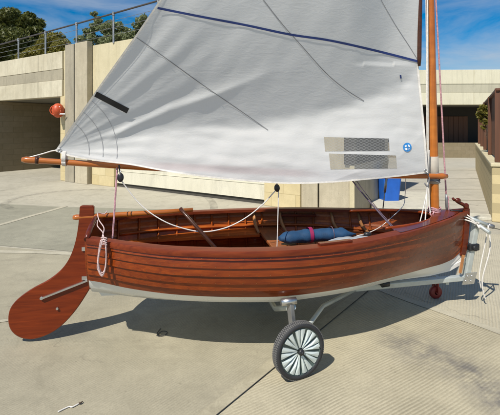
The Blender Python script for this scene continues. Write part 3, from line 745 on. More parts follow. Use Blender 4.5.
# rudder
RP = [(83, 206), (85, 205), (95.5, 205), (97, 206.5), (97, 240), (96.3, 262), (95, 282), (88, 296), (76, 313), (62, 327), (48, 335), (33, 338.5), (20, 335), (12.5, 326), (12, 312), (18, 301), (32, 290), (50, 280), (63, 270), (72, 258), (78, 243), (81.5, 225)]
def outline(pts):
    ps = spline([Vector((*p, 0)) for p in pts[4:]+[pts[0]]], 4); return [pts[0], pts[1], pts[2], pts[3]]+[(p.x, p.y) for p in ps[:-1]]
RD = empty('rudder', (-.02, 0, 0)); RD.parent = D
ol = [pl(u, v) for u, v in outline(RP)]; c = sum(ol, Vector())/len(ol)
def rud(p, y, inset):
    q = p.copy(); 
    d = (c-p); d.y = 0; q = p+d.normalized()*inset if d.length > 0 else p; q.y = y; q.x += .02; q.z = max(q.z, .004); return q
ol = [p-Vector((.018, 0, 0)) for p in ol]
n = len(ol)
m = MB(); rings = [[rud(p, y, i) for p in ol] for y, i in ((-.018, .008), (-.012, .001), (.012, .001), (.018, .008))]
vs = [p for r in rings for p in r]
fs_ = [(r*n+k, r*n+(k+1) % n, (r+1)*n+(k+1) % n, (r+1)*n+k) for r in range(3) for k in range(n)]+[tuple(range(n)), tuple(range(3*n, 4*n))[::-1]]
m.add(vs, fs_); m.build('blade', M['rud'], RD, fix=True)
def yo(p, y, dx=.0): q = p.copy(); q.y = y; q.x += dx; return q
m = MB(); m.beam(yo(pl(45, 297), -.024), yo(pl(92, 278.5), -.024), .012, .026, up=(0, 1, 0)); m.build('lifting_strap', M['steel'], RD)
for u_, v_, r_ in ((61, 307, .009), (45.5, 296.7, .012)):
    m = MB(); m.tube([yo(pl(u_, v_), -.031), yo(pl(u_, v_), -.016)], r_, 10); m.build('bolt', M['steel'], RD)
for z in (.68, .46):
    m = MB(); m.beam((-.075, -.023, z), (.03, -.023, z), .008, .028); m.tube([(.0, 0, z-.035), (.0, 0, z+.035)], .010, 8); m.build('pintle', M['steel'], RD)
ta = pl(73, 217.5); tb = pl(193, 209.7)
m = MB(); tp = [ta, pl(76, 217.3), pl(82, 217), pl(120, 214.8), pl(165, 212), tb]; m.tube(tp, [.016, .022, .019, .022, .020, .016], 10)
m.v = [(a+.02, b, c_) for a, b, c_ in m.v]; m.build('tiller', M['boom'], RD)
e = W2L(at(216, 248.5, 3.0)); m = MB(); m.tube([pl(180.5, 208.5, .02), pl(184, 213, .05), e], [.016, .014, .014], 8); m.v = [(a+.02, b, c_) for a, b, c_ in m.v]; m.build('tiller_extension', M['darkwood'], RD)

# mast, boom, yard
MT = empty('mast', (2.86, 0, .43)); MT.parent = D
m_top = pl(425, -230); m_bot = Vector((2.87, 0, .43))
m = MB(); N = 14; P = [m_bot.lerp(m_top, i/N)-MT.location for i in range(N+1)]; m.tube(P, [.040-.012*(i/N)**2 for i in range(N+1)], 16); m.build('spar', M['spar'], MT)
m_at = lambda z: m_bot.lerp(m_top, (z-m_bot.z)/(m_top.z-m_bot.z))
m = MB(); m.tube([m_at(z)-MT.location for z in (1.10, 1.34)], .0425, 16); m.build('collar', M['leather'], MT)
bA = pl(22, 159.5); bB = pl(443, 175.5); bB = Vector((bB.x, -.055, bB.z))
BM = empty('boom', (0, 0, 0)); BM.parent = D
m = MB(); bl = lambda t: bA.lerp(bB, t)-Vector((0, 0, .030*math.sin(math.pi*t)))
m.tube([bl(t) for t in (0, .008, .02, .05, .15, .25, .35, .5, .65, .8, .9, .97, .985, 1)], [.018, .025, .026, .022, .024, .026, .027, .027, .027, .026, .024, .022, .028, .020], 12); m.build('spar', M['boom'], BM)
q = bA.lerp(bB, .035); m = MB(); m.tube([bA.lerp(bB, .028), bA.lerp(bB, .034)], .031, 12); m.build('band', M['darkwood'], BM)
yA = pl(419.2, 66, .045); yB = pl(423, -338, .10)
m = MB(); m.tube([yA.lerp(yB, t) for t in (0, .02, .3, .6, 1)], [.012, .018, .022, .021, .014], 12); m.build('yard', M['darkwood'], D)

# ---- sail
vbx = [40, 100, 150, 200, 250, 290, 330, 361, 400, 421, 440]; vby = [152, 145, 134, 129.5, 124.5, 119, 112, 101, 87, 66, 50]
LEE = [(55, 151), (75, 121), (100, 85), (134, 37.5), (158.5, 1.5), (190, -46), (250, -132), (320, -228), (370, -290), (414, -337)]
LUF = [(428, 173), (426.5, 150), (424, 120), (421, 90), (418.5, 64), (419.5, 30), (420.6, 0), (421.5, -60), (422.5, -120), (423, -200), (424, -338)]
FT = [(55, 151), (70, 156.5), (100, 161.5), (130, 165), (160, 170.5), (200, 176.5), (250, 181.5), (290, 184), (330, 182.8), (370, 179.5), (400, 176.5), (428, 173)]
def cuml(P):
    d = [0]
    for i in range(len(P)-1): d.append(d[-1]+math.hypot(P[i+1][0]-P[i][0], P[i+1][1]-P[i][1]))
    return [x/d[-1] for x in d]
cL, cU, cF = cuml(LEE), cuml(LUF), cuml(FT)
def ev(P, c, t): return interp(c, [p[0] for p in P], t), interp(c, [p[1] for p in P], t)
def sailoff(u, v):
    vb = interp(vbx, vby, u); q = (vb-v)*.0086
    qs = math.sqrt(q*q+.0012)
    q1 = (q+math.sqrt(q*q+.0025))/2; q2 = (-q+math.sqrt(q*q+.0025))/2
    up = .56*math.tanh(q1/1.5); dn = .22*min(q2, .6)
    soft = .03*math.exp(-abs(q)/.03)*0
    lf = 418 if v < 64 else 428
    edge = sstep(0, 70, lf-u)
    n = up*(.18+.82*edge)+dn*(.5+.5*edge)
    wtt = Vector((u*.02, v*.02, 0))
    fade = sstep(0, 12, lf-u)
    # creases: fan from the clew, long folds along the foot, soft billow above
    dx, dy = u-55, v-151; rad = math.hypot(dx, dy)+1; ang = math.atan2(dy, dx)
    n += .009*noise.noise(Vector((ang*11, rad*.007, 3)))*sstep(8, 60, rad)*sstep(330, 120, rad)
    low = sstep(.12, -.05, q)
    n += low*.011*noise.noise(Vector((u*.012, (v-.06*u)*.11+.6*noise.noise(Vector((u*.02, v*.02, 4))), 9)))*fade*(.5+.5*sstep(360, 200, u))
    n += low*.012*noise.noise(Vector((ang*9+2, rad*.004, 7)))*sstep(20, 90, rad)*fade
    n += low*.004*noise.noise(Vector((u*.05+v*.03, v*.13-u*.03, 2)))*fade
    al = u*.57-v*.82; ac = u*.82+v*.57
    n += .009*noise.noise(Vector((al*.006, ac*.022, 5)))*fade*sstep(400, 200, u)*sstep(.0, .25, q)
    n += .004*noise.noise(Vector((al*.012, ac*.06, 15)))*fade
    # one long bright crease rising from the clew area
    cv = 152-(u-100)*.50+.0006*(u-100)**2*2
    if 95 < u < 290:
        cv = interp([95, 130, 170, 215, 262, 290], [147, 127, 109, 95, 76, 66], u)
        n += .011*math.exp(-((v-cv)/4.0)**2)*sstep(95, 125, u)*sstep(290, 190, u)
    return n
def sail_uv(s, r):
    la = ev(LEE, cL, r); lb = ev(LUF, cU, r); u = la[0]*(1-s)+lb[0]*s; v = la[1]*(1-s)+lb[1]*s
    f = ev(FT, cF, s); l0 = (55*(1-s)+428*s, 151*(1-s)+173*s); k = max(0, 1-r/.22)**2
    return u+(f[0]-l0[0])*k, v+(f[1]-l0[1])*k
def sail_pt(u, v, d=0.0):
    base = .034*sstep(60, 135, u)*sstep(120, 160, v)+.03*sstep(380, 425, u)*sstep(120, 60, v)
    return pl(u, v, sailoff(u, v)+base+d)
NS, NR = 330, 230
rows = []; uvs = []
for j in range(NR+1):
    r = (j/NR)**1.7; row = []
    for i in range(NS+1):
        u, v = sail_uv(i/NS, r); row.append(sail_pt(u, v)); uvs.append((u, v))
    rows.append(row)
SL = empty('mainsail', (0, 0, 0)); SL.parent = D
m = MB(); m.grid(rows, 0, True); so = m.build('sailcloth', M['sail'], SL)
uvl = so.data.uv_layers.new(name='cloth')
for lp in so.data.loops: uvl.data[lp.index].uv = uvs[lp.vertex_index]
def sail_strip(name, pts, w, mat, d=.004, step=4.0, par=None):
    P = []
    for i in range(len(pts)-1):
        a, b = pts[i], pts[i+1]; n = max(1, int(math.hypot(b[0]-a[0], b[1]-a[1])/step))
        for k in range(n): P.append((a[0]+(b[0]-a[0])*k/n, a[1]+(b[1]-a[1])*k/n))
    P.append(pts[-1]); A = []; Bq = []
    for i, (u, v) in enumerate(P):
        q = P[min(i+1, len(P)-1)]; p = P[max(i-1, 0)]; tx, ty = q[0]-p[0], q[1]-p[1]; l = math.hypot(tx, ty) or 1; nx, ny = -ty/l*w/2, tx/l*w/2
        A.append(sail_pt(u+nx, v+ny, d)); Bq.append(sail_pt(u-nx, v-ny, d))
    m = MB(); m.grid([A, Bq], 0, True); return m.build(name, mat, SL)
def smooth2(p): return [(q.x, q.y) for q in spline([Vector((*a, 0)) for a in p], 6)]
sail_strip('sail_batten', smooth2([(157.5, 8), (200, 16.5), (245, 25), (290, 34.5), (330, 40.5), (375, 50.5), (418.5, 61.5)]), 2.3, M['navy'], .006)
sail_strip('seam', smooth2([(136.5, 37.5), (160, 54), (200, 83), (235, 107), (268, 130)]), .8, M['seam'])
sail_strip('seam', smooth2([(262, -2), (283, 25), (300, 44), (325, 72), (345, 89), (364, 101)]), .8, M['seam'])
sail_strip('seam', smooth2([(380, -2), (395, 24), (408, 44), (418, 60)]), .5, M['seam'])
for rdd in (34, 48, 62):
    sail_strip('clew_patch_seam', [(55+rdd*math.cos(a), 151-rdd*math.sin(a)) for a in [(-.12+ (0.93+.12)*k/16) for k in range(17)]], .5, M['patchseam'], .004)
sail_strip('sail_label', [(95.5, 94), (128, 111)], 5.6, M['blacktape'], .007)
sail_strip('telltale', [(400.5, 75), (401, 78.5)], 1.6, M['navy'], .007)
# leech, foot and luff tapes
sail_strip('leech_tape', [(a+1.0, b+.4) for a, b in LEE], 1.6, M['rope_w'], .004, 3)
sail_strip('foot_tape', [(a, b-.9) for a, b in smooth2(FT)], 1.6, M['rope_w'], .005, 3)
sail_strip('luff_tape', smooth2([(a-1.0, b) for a, b in LUF[:5]]), 1.9, M['rope_w'], .005, 2)
for W in (W1, W2):
    g = []; uu = []
    for j in range(9):
        row = []
        for i in range(33):
            s, r = i/32, j/8
            a = [W[0][k]*(1-s)+W[1][k]*s for k in (0, 1)]; b = [W[3][k]*(1-s)+W[2][k]*s for k in (0, 1)]
            u, v = a[0]*(1-r)+b[0]*r, a[1]*(1-r)+b[1]*r; row.append(sail_pt(u, v, .003)); uu.append((u, v))
        g.append(row)
    m = MB(); m.grid(g, 0, True); o = m.build('sail_window', M['window'], SL); ul = o.data.uv_layers.new(name='cloth')
    for lp in o.data.loops: ul.data[lp.index].uv = uu[lp.vertex_index]
    
def disc(name, u, v, r, mat, d, n=24, sq=1.05):
    m = MB(); m.add([sail_pt(u, v, d)]+[sail_pt(u+r*math.cos(a), v+r*sq*math.sin(a), d) for a in [2*math.pi*k/n for k in range(n)]], [(0, 1+k, 1+(k+1) % n) for k in range(n)]); return m.build(name, mat, SL)
disc('emblem', 407.3, 147.2, 4.3, M['emblem_blue'], .006)
m = MB()
def blob(pts):
    m.add([sail_pt(407.3+x, 147.2+y, .009) for x, y in pts], [tuple(range(len(pts)))])
blob([(-2.8, -1.2), (-1.2, -2.4), (-.3, -1.0), (-1.6, .2)]); blob([(.6, -2.9), (2.4, -1.7), (2.9, .3), (1.2, -.5)])
blob([(-2.7, 1.2), (-.6, .7), (.3, 2.0), (-.6, 3.1), (-1.9, 2.5)]); blob([(1.2, 1.2), (2.6, 1.4), (1.4, 2.9)])
m.build('emblem_star', M['emblem_white'], SL)
# eyelet at clew and tack
for (u, v) in ((59.5, 150.5), (425.5, 170.8)):
    c_ = sail_pt(u, v, .006); m = MB(); m.tube([c_+Vector((.012*math.cos(a), 0, .012*math.sin(a))) for a in [k*math.pi/8 for k in range(17)]], .004, 6); m.build('eyelet', M['steel'], SL)

# ---- rigging lines
def rope(name, pts, r, mat, n=8, par=None, seg=6, sag=0):
    m = MB(); m.tube(spline(pts, seg), r, n); return m.build(name, mat, par or D)
def rp(u, v, n=0.0): return pl(u, v, n)
rope('clew_outhaul', [rp(57, 150.5, .01), rp(52, 151), rp(42, 154), rp(27, 158, .01)], .005, M['rope_w'])
m = MB()
for k in range(4):
    c_ = bA.lerp(bB, .083+.002*k); m.tube([c_+Vector((0, -.034*math.cos(a), .034*math.sin(a)+(.045 if math.sin(a) > 0 else 0)*math.sin(a))) for a in [i*math.pi/8 for i in range(17)]], .005, 6)
m.build('clew_lashing', M['rope_w'], D)
tz = W2L(at(112, 243, 2.95))
rope('mainsheet', [rp(117, 165, .02), rp(114.8, 200, .15), rp(112.2, 240, .28)], .0042, M['rope_p'])
rope('mainsheet', [rp(117.8, 165, .0), rp(115.6, 200, .1), rp(113, 238, .24)], .0035, M['rope_p'])
def block(u, v, n=0.0, r=.026):
    c_ = rp(u, v, n); o = empty('block', c_); o.parent = D
    for y in (-.010, .010):
        m = MB(); m.lathe([(.001, -.003), (r, -.003), (r*1.05, 0), (r, .003), (.001, .003)], Matrix.Translation((0, y, 0)) @ Matrix.Rotation(math.pi/2, 4, 'X') @ Matrix.Diagonal((.85, 1.25, 1, 1)), 16); m.build('cheek', M['black'], o, fix=True)
    m = MB(); m.lathe([(.001, -.006), (r*.8, -.006), (r*.6, 0), (r*.8, .006), (.001, .006)], Matrix.Rotation(math.pi/2, 4, 'X'), 16); m.build('sheave', M['rail_s'], o, fix=True)
    m = MB(); m.tube([(0, 0, r*1.1), (0, 0, r*2.0)], .006, 6); m.build('shackle', M['steel'], o)
block(120.5, 177.5, .05, .026); block(277, 188, .05, .024)
rope('block_strop', [rp(120.5, 173.5, .05), rp(119.5, 170, .04), rp(119, 165, .035)], .006, M['black'])
rope('block_strop', [rp(277, 185.5, .05), rp(277, 178, .04)], .005, M['rope_w'])
rope('mainsheet', [rp(121, 180, .05), rp(129, 191, .05), rp(139, 203, .06), rp(152, 214, .08), rp(170, 224, .10), rp(192, 230.5, .10), rp(208, 231.6, .10), rp(228, 227, .10), rp(247, 217, .08), rp(263, 204, .06), rp(276, 190, .05)], .0046, M['rope_w'], seg=5)
rope('mainsheet', [rp(278.5, 190, .05), rp(278, 215, .1), rp(277, 249, .12)], .004, M['rope_w'])
rope('kicking_strap', [rp(350, 172, .0), rp(352, 180, .0), rp(375, 208, .08), rp(400, 236, .18)], .0065, M['rope_v'], seg=5)
rope('kicking_strap', [rp(353, 176, .0), rp(377, 208, .06), rp(401, 235, .18)], .003, M['rope_v'], seg=5)
rope('jib_line', [rp(352, 240, .1), rp(357, 236, .1), rp(368, 233, .05), rp(380, 227, .0), rp(392, 217, -.1), rp(403, 206, -.2), rp(405, 196, -.2), rp(406, 172, -.1)], .0035, M['rope_w'], seg=5)
# far shroud
sh0 = Vector((2.55, hw(2.55)-.01, zs(2.55)+.02)); hd = pl(426.5, -170)
m = MB(); m.tube([sh0+Vector((0, 0, .0)), sh0.lerp(hd, .045)], [.006, .006], 6); m.tube([sh0.lerp(hd, .045), sh0.lerp(hd, .085)], .012, 8); m.tube([sh0.lerp(hd, .085), sh0.lerp(hd, 1)], .0022, 5); m.build('shroud', M['rail_s'], D)
# forestay, mauve
fA = pl(447, 211); fA.y = -.0; fB = pl(427, -170)
fT = fA.lerp(fB, .03)
rope('forestay', [fT, fA.lerp(fB, .3), fA.lerp(fB, .6), fB], .0072, M['rope_p'])
m = MB(); m.tube([fA+Vector((0, 0, -.01)), fA.lerp(fB, .012), fT, fA.lerp(fB, .045)], [.008, .013, .013, .008], 8); m.build('bottlescrew', M['rail_s'], D)
rope('forestay_lanyard', [fA.lerp(fB, .04)+Vector((.012, -.01, 0)), fA.lerp(fB, .02)+Vector((.014, -.01, 0)), fA+Vector((.012, -.01, -.005))], .004, M['rope_p'])
# halyards by the mast
rope('halyard', [rp(427.6, -20, .05), rp(427.8, 60, .05), rp(428, 120, .05), rp(428, 172, .05), rp(427, 190, .06), rp(424.8, 229, .12)], .0055, M['rope_w'])
rope('halyard', [rp(425.5, -40, .05), rp(426.5, 60, .05), rp(427, 140, .05), rp(427.4, 186, .05), rp(418, 230, .15)], .0045, M['rope_w'])
rope('halyard', [rp(429, 150, .05), rp(428.6, 182, .05), rp(429.5, 205, .06), rp(430.5, 213, .07)], .005, M['rope_w'])
rope('downhaul', [rp(434.2, 211, .06), rp(431, 220, .12), rp(429.5, 230, .16)], .006, M['rope_p'])
rope('downhaul', [rp(429.5, 212, .06), rp(434, 222, .12), rp(436, 231, .16)], .005, M['rope_p'])
m = MB()
for k in range(5):
    z = 1.12+.016*k; c_ = m_at(z); m.tube([c_+Vector((.048*math.cos(a), .048*math.sin(a), .01*math.sin(a*2+k))) for a in [i*math.pi/8 for i in range(17)]], .006, 6)
m.build('boom_lashing', M['seam'], D)
m = MB()
for k in range(4):
    z = zs(2.86)+.03+.012*k; c_ = m_at(z); m.tube([c_+Vector((.05*math.cos(a), .05*math.sin(a), .006*math.sin(a*3+k))) for a in [i*math.pi/8 for i in range(17)]], .006, 6)
m.build('mast_lashing', M['rope_p'], D)
rope('tack_lashing', [rp(425, 171, .06), rp(429, 178, .07), rp(427.5, 186, .06), rp(424.5, 183, .06)], .006, M['seam'])
# rope coil over the quarter
def qp(u, v, n=.40): return W2L(at(u, v, 2.77 if n == .40 else n))
m = MB()
for k, (du, rr_) in enumerate(((0, 1), (1.4, .9), (-1.2, .86), (.5, .95))):
    loop = [(102+du, 240), (99.5+du*.5, 250), (98+du*.3, 262), (99+du, 272*1-rr_*0+(rr_-1)*18), (102.5+du*.3, 276+(rr_-1)*22), (105.5-du*.2, 268+(rr_-1)*10), (106.2, 255), (105.5-du*.3, 243), (103+du, 238)]
    m.tube(spline([qp(u, v, 2.765-.006*k) for u, v in loop], 6), .0038, 7, 0)
for k in range(4):
    m.tube(spline([qp(101, 238+k*2.2, 2.752), qp(104, 237.4+k*2.2, 2.745), qp(107, 238.5+k*2.2, 2.752)], 4), .0040, 7)
m.build('rope_coil', M['rope_c'], D)
rope('coil_tail', [qp(102, 241, 2.76), qp(102.5, 236, 2.79), qp(104, 228, 2.9), qp(99, 220, 3.02), qp(98, 213, 3.12), qp(104, 214, 3.15), qp(107, 211, 3.17)], .0038, M['rope_c'])
rope('coil_tail', [qp(104, 241, 2.76), qp(103.5, 236, 2.79), qp(102.5, 232, 2.9), qp(97.5, 226, 3.02), qp(97.5, 221, 3.1), qp(96, 218, 3.13)], .0038, M['rope_c'])
# bow fitting: fairlead with snap shackle
bf = Vector((LEN-.02, 0, zs(LEN)+.03))
m = MB(); m.tube(spline([bf+Vector((.035, 0, -.05)), bf+Vector((.03, 0, .01)), bf+Vector((-.01, 0, .035)), bf+Vector((-.06, 0, .06))], 5), .016, 8); m.ball(bf+Vector((-.07, -.01, .075)), .026, sq=(1.1, .7, .9)); m.ball(bf+Vector((.02, 0, .02)), .028, sq=(1, .7, 1)); m.tube([bf+Vector((-.095, .0, .075)), bf+Vector((-.115, 0, .095))], .012, 8)
m.build('bow_fairlead', M['rail'], D)
m = MB(); m.lathe([(.028, 0), (.036, .004), (.036, .008), (.026, .010)], Matrix.Translation((LEN-.12, -.03, zs(3)+.03)) @ Matrix.Diagonal((1.8, .7, 1, 1)), 16); m.build('deck_plate', M['black'], D)
m = MB(); m.beam(pl(463.5, 255, .04), pl(460, 273, .04), .014, .02); m.build('fender_strip', M['ash'], D)

tag(D, 'varnished clinker-planked wooden sailing dinghy with white bottom and grey-white sail standing on trolley', 'sailing boat')

# ---- things in the boat
b0 = O+Fwd*1.44+Ninv*.20; 
def L2W(x, y, z): return O+Fwd*x+Ninv*y+Vector((0, 0, z))
BG = empty('rolled_bag', L2W(1.45, .02, SH+.002), YAW)
m = MB(); N = 30; P = []; R = []
for i in range(N+1):
    t = i/N; P.append((t*.68, .03*math.sin(t*3), .062+.008*math.sin(t*2.5))); R.append(.066*(.35+.65*sstep(0, .12, t))*(.12+.88*sstep(1.0, .80, t))*(1+.05*math.sin(t*23)+.03*math.sin(t*41)))
m.tube(P, R, 20, flat=.86)
m.v = [(a+.004*noise.noise(Vector((a*22, b*30, c_*30))), b, max(.0, c_*.9+.006*noise.noise(Vector((a*13+4, b*22, c_*25)))+.006*noise.noise(Vector((a*45, b*20, c_*20))))) for a, b, c_ in m.v]; m.build('canvas', M['bagblue'], BG)
for t0, mt in ((.40, 'magenta'), (.68, 'rope_v')):
    m = MB(); i = t0*.68; w_ = .016 if mt == 'magenta' else .003
    m.tube([(i-w_, .03*math.sin(t0*3), .068), (i+w_, .03*math.sin(t0*3), .068)], .0715, 20, flat=.9, cap=False); m.build('strap', M[mt], BG)
tag(BG, 'rolled blue canvas bag with a magenta strap lying inside the dinghy', 'bag')
CL = empty('folded_cloth', L2W(1.82, -.16, SH+.035), YAW)
m = MB(); rows = []
for j in range(15):
    row = []
    for i in range(31):
        s, r = i/30, j/14; wd = .09*(.35+.65*sstep(0, .35, s))*(1-.25*sstep(.8, 1, s))
        z = .055*math.sin(math.pi*r)**.6*(.3+.7*sstep(0, .5, s))*(1-.4*sstep(.85, 1, s))+.012*noise.noise(Vector((s*7, r*4, 1)))+.004
        row.append((s*.46-.08, (r-.5)*2*wd, z))
    rows.append(row)
m.grid(rows); m.build('cloth', M['cloth'], CL)
m = MB(); m.ball((.34, .03, .065), .028, sq=(1.2, .9, .7)); m.build('toggle', M['black'], CL)
tag(CL, 'crumpled grey-white cloth roll with black toggle in front of the blue bag', 'cloth')
m = MB()
for k in range(3):
    r = .035+.007*k; c_ = Vector((0, 0, .012+.010*k)); m.tube([c_+Vector((r*1.25*math.cos(a), r*math.sin(a), .008*math.sin(3*a+k))) for a in [i*math.pi/12 for i in range(25)]], .006, 6)
o = m.build('coiled_line', M['rope_w']); o.location = L2W(2.24, -.02, SH+.001); tag(o, 'coiled pale line on the forward thwart inside the dinghy', 'rope')
m = MB(); m.box((0, 0, .008), (.085, .03, .014)); o = m.build('cleat_block', M['rope_w'], bevel=.003); o.location = L2W(1.28, -.595, SH+.002); o.rotation_euler.z = YAW; tag(o, 'small white fitting on the near side bench close to the thwart', 'fitting')

# ------------------------------------------------------------------ trolley
T = empty('launching_trolley', O+Fwd*1.37, YAW)       # local x from the axle
WR = .178; KW = .178/.190
def wheel(y, toe):
    w = empty('wheel', (0, y, WR+.002), 0); w.scale = (KW, KW, KW); w.parent = T; w.rotation_euler = (0, 0, toe)
    Mx = Matrix.Rotation(math.pi/2, 4, 'X')             # lathe axis -> -y
    m = MB(); prof = [(.157, -.024), (.163, -.031), (.176, -.031), (.185, -.026), (.190, -.012), (.190, .012), (.185, .026), (.176, .031), (.163, .031), (.157, .024)]
    m.lathe(prof, Mx, 64, 1)
    for k in range(84):                                # tread lugs
        a = 2*math.pi*k/84
        for s_ in (-1, 1):
            R = Matrix.Rotation(-(a+(.037 if s_ > 0 else 0)), 3, 'Y'); m.box(R @ Vector((.1875, s_*.0135, 0)), (.007, .024, .0095), R, 0)
    m.build('tyre', [M['tyre'], M['tyre_w']], w)
    m = MB(); m.tube([Vector((.148, 0, 0)), Vector((.148, -.034, .0))], .004, 6); m.build('valve', M['black'], w)
    for s_ in (1, -1):
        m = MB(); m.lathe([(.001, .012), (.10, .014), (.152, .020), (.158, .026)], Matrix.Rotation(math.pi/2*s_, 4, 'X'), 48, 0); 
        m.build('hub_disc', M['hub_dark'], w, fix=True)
        m = MB()
        for k in range(9):
            for dd in (-.15, .15):
                a = 2*math.pi*k/9+.2; ca_, sa_ = math.cos(a), math.sin(a)
                def pp_(r, da, yy): return Vector((r*math.cos(a+da), -s_*yy, r*math.sin(a+da)))
                o_ = dd
                vs = [pp_(.024, o_*.5-.12, .020), pp_(.024, o_*.5+.12, .020), pp_(.1495, o_+.118, .0275), pp_(.1505, o_, .030), pp_(.1495, o_-.118, .0275)]
                ct = pp_(.09, o_, .034); bs = [Vector((q.x, q.y+s_*.012, q.z)) for q in vs]
                m.add(vs+[ct]+bs, [(i, (i+1) % 5, 5) for i in range(5)]+[(i, (i+1) % 5, (i+1) % 5+6, i+6) for i in range(5)], 0)
        m.build('spokes', M['hub_light'], w)
        m = MB(); m.lathe([(.020, .028), (.022, .036), (.016, .044), (.001, .046)], Matrix.Rotation(math.pi/2*s_, 4, 'X'), 20); m.lathe([(.008, .045), (.009, .050), (.001, .052)], Matrix.Rotation(math.pi/2*s_, 4, 'X'), 12); m.build('hub_cap', M['black'], w)
    return w
wheel(-.785, .26); wheel(.79, -.05)
m = MB()
m.tube(spline([(0, -.76, WR), (0, -.70, WR)], 2), .016, 10); m.tube([(0, .70, WR), (0, .76, WR)], .016, 10); m.build('axle_stub', M['steel'], T)
for s_ in (-1, 1):
    m = MB(); m.beam((0, s_*.70, WR-.03), (-.02, s_*.655, .42), .03, .045); m.build('upright', M['rail_s'], T, bevel=.004)
    m = MB(); m.tube([(-.085, s_*.66, .438), (.02, s_*.66, .443)], .024, 14); m.build('bunk_tube', M['steel'], T)
    m = MB(); m.tube([(0, s_*.66, .40), (-.02, s_*.25, .215), (-.02, 0, .20)], .020, 10); m.build('cradle_arm', M['galv'], T)
    m = MB(); m.tube([(0, s_*.70, WR), (.35, s_*.28, .22), (.75, 0, .215)], .016, 8); m.build('brace', M['galv'], T)
sp0 = Vector((-.05, 0, .205)); jn = pl(464.5, 277.5); jn.x -= 1.36; jn.y = 0
m = MB(); m.beam(sp0, jn, .05, .045); m.build('spine', M['galv'], T, bevel=.006)
tpx = pl(475.5, 222); tpx.x -= 1.36; tpx.y = 0
m = MB(); m.beam(jn+Vector((-.0, 0, -.02)), tpx, .05, .05); m.build('bow_post', M['galv'], T, bevel=.008)
m = MB(); m.prism([jn+Vector((-.06, -.034, -.05)), jn+Vector((.06, -.034, -.05)), jn+Vector((.09, -.034, .05)), jn+Vector((-.02, -.034, .05))], (0, .006, 0))
for dx, dz in ((-.02, -.02), (.03, -.02), (.04, .02), (0, .02)): m.tube([jn+Vector((dx, -.042, dz)), jn+Vector((dx, -.03, dz))], .011, 8)
m.build('gusset_plate', M['steel'], T, fix=True)
cq = W2L(at(390, 289.5, 3.42)); cq.x -= 1.36
m = MB(); m.tube([Vector((cq.x-.02, -.05, cq.z+.0)), Vector((cq.x+.045, -.05, cq.z+.005))], .030, 12); m.build('support_roller', M['black'], T)
m = MB(); hp = tpx+Vector((-.02, 0, -.01)); m.tube([hp+Vector((.02, -.16, -.05)), hp+Vector((.0, .14, .05))], .017, 10); m.tube([hp+Vector((-.08, -.02, .06)), hp+Vector((.12, -.04, -.02))], .017, 10); m.build('handle', M['galv'], T)
m = MB(); m.tube([hp+Vector((.10, -.04, -.01)), hp+Vector((.155, -.045, -.03))], .020, 10); m.build('handle_grip', M['rail_s'], T)
bk = jn.lerp(tpx, .56)
m = MB(); m.box(bk, (.10, .085, .06)); m.tube([bk+Vector((-.09, 0, .02)), bk+Vector((.03, 0, .0))], .02, 10); m.tube([bk+Vector((0, -.06, -.005)), bk+Vector((0, .06, -.005))], .026, 12); m.build('bow_snubber', M['black'], T, bevel=.008)
# castor
cp = gp(434.5, 298.5); cl_ = W2L(cp); cl_.x -= 1.36
m = MB(); m.beam((cl_.x, -.0, jn.z-.04), (cl_.x, cl_.y, .20), .03, .03); m.build('castor_arm', M['galv'], T)
m = MB()
for s_ in (-.03, .03): m.beam((cl_.x, cl_.y+s_, .05), (cl_.x, cl_.y+s_*.9, .16), .008, .04, up=(0, 1, 0))
m.box((cl_.x, cl_.y, .17), (.06, .07, .02)); m.build('castor_fork', M['redrubber'], T)
m = MB(); m.lathe([(.02, -.02), (.052, -.02), (.06, -.012), (.06, .012), (.052, .02), (.02, .02)], Matrix.Translation((cl_.x, cl_.y, .06)) @ Matrix.Rotation(math.pi/2, 4, 'X'), 24); m.tube([(cl_.x, cl_.y-.045, .06), (cl_.x, cl_.y+.045, .06)], .010, 8); m.build('castor_wheel', M['redrubber'], T, fix=True)
# ropes on the trolley head
m = MB()
for k in range(6):
    a0 = k*1.05; P = [hp+Vector((.030*math.cos(a+a0)+.01, -.04+.032*math.sin(a*1.3+k), -.01+.028*math.sin(a+k*.7))) for a in [i*math.pi/6 for i in range(13)]]
    m.tube(spline(P, 3), .005, 6)
for k in range(3): m.tube(spline([hp+Vector((-.02, -.05, 0)), hp+Vector((-.08, -.04, .03+.02*k)), hp+Vector((-.15, -.0, .05+.03*k))], 4), .006, 6)
m.build('lashing', M['rope_w'], T)
m = MB(); hz_ = hp+Vector((.09, -.06, -.01)); end = W2L(at(484.5, 296, 3.72)); end.x -= 1.36
m.tube(spline([hz_, hz_+Vector((.01, -.01, -.2)), Vector((end.x-.03, end.y, .25)), Vector((end.x-.02, end.y, .12)), Vector((end.x, end.y, .06))], 6), .0065, 6)
m.tube(spline([hz_, hz_+Vector((-.01, .02, -.15)), Vector((end.x-.06, end.y, .3)), Vector((end.x-.045, end.y, .16))], 6), .0055, 6); m.build('hanging_rope', M['rope_w'], T)
tag(T, 'galvanised launching trolley with spoked wheels and red castor carrying the dinghy', 'boat trolley')

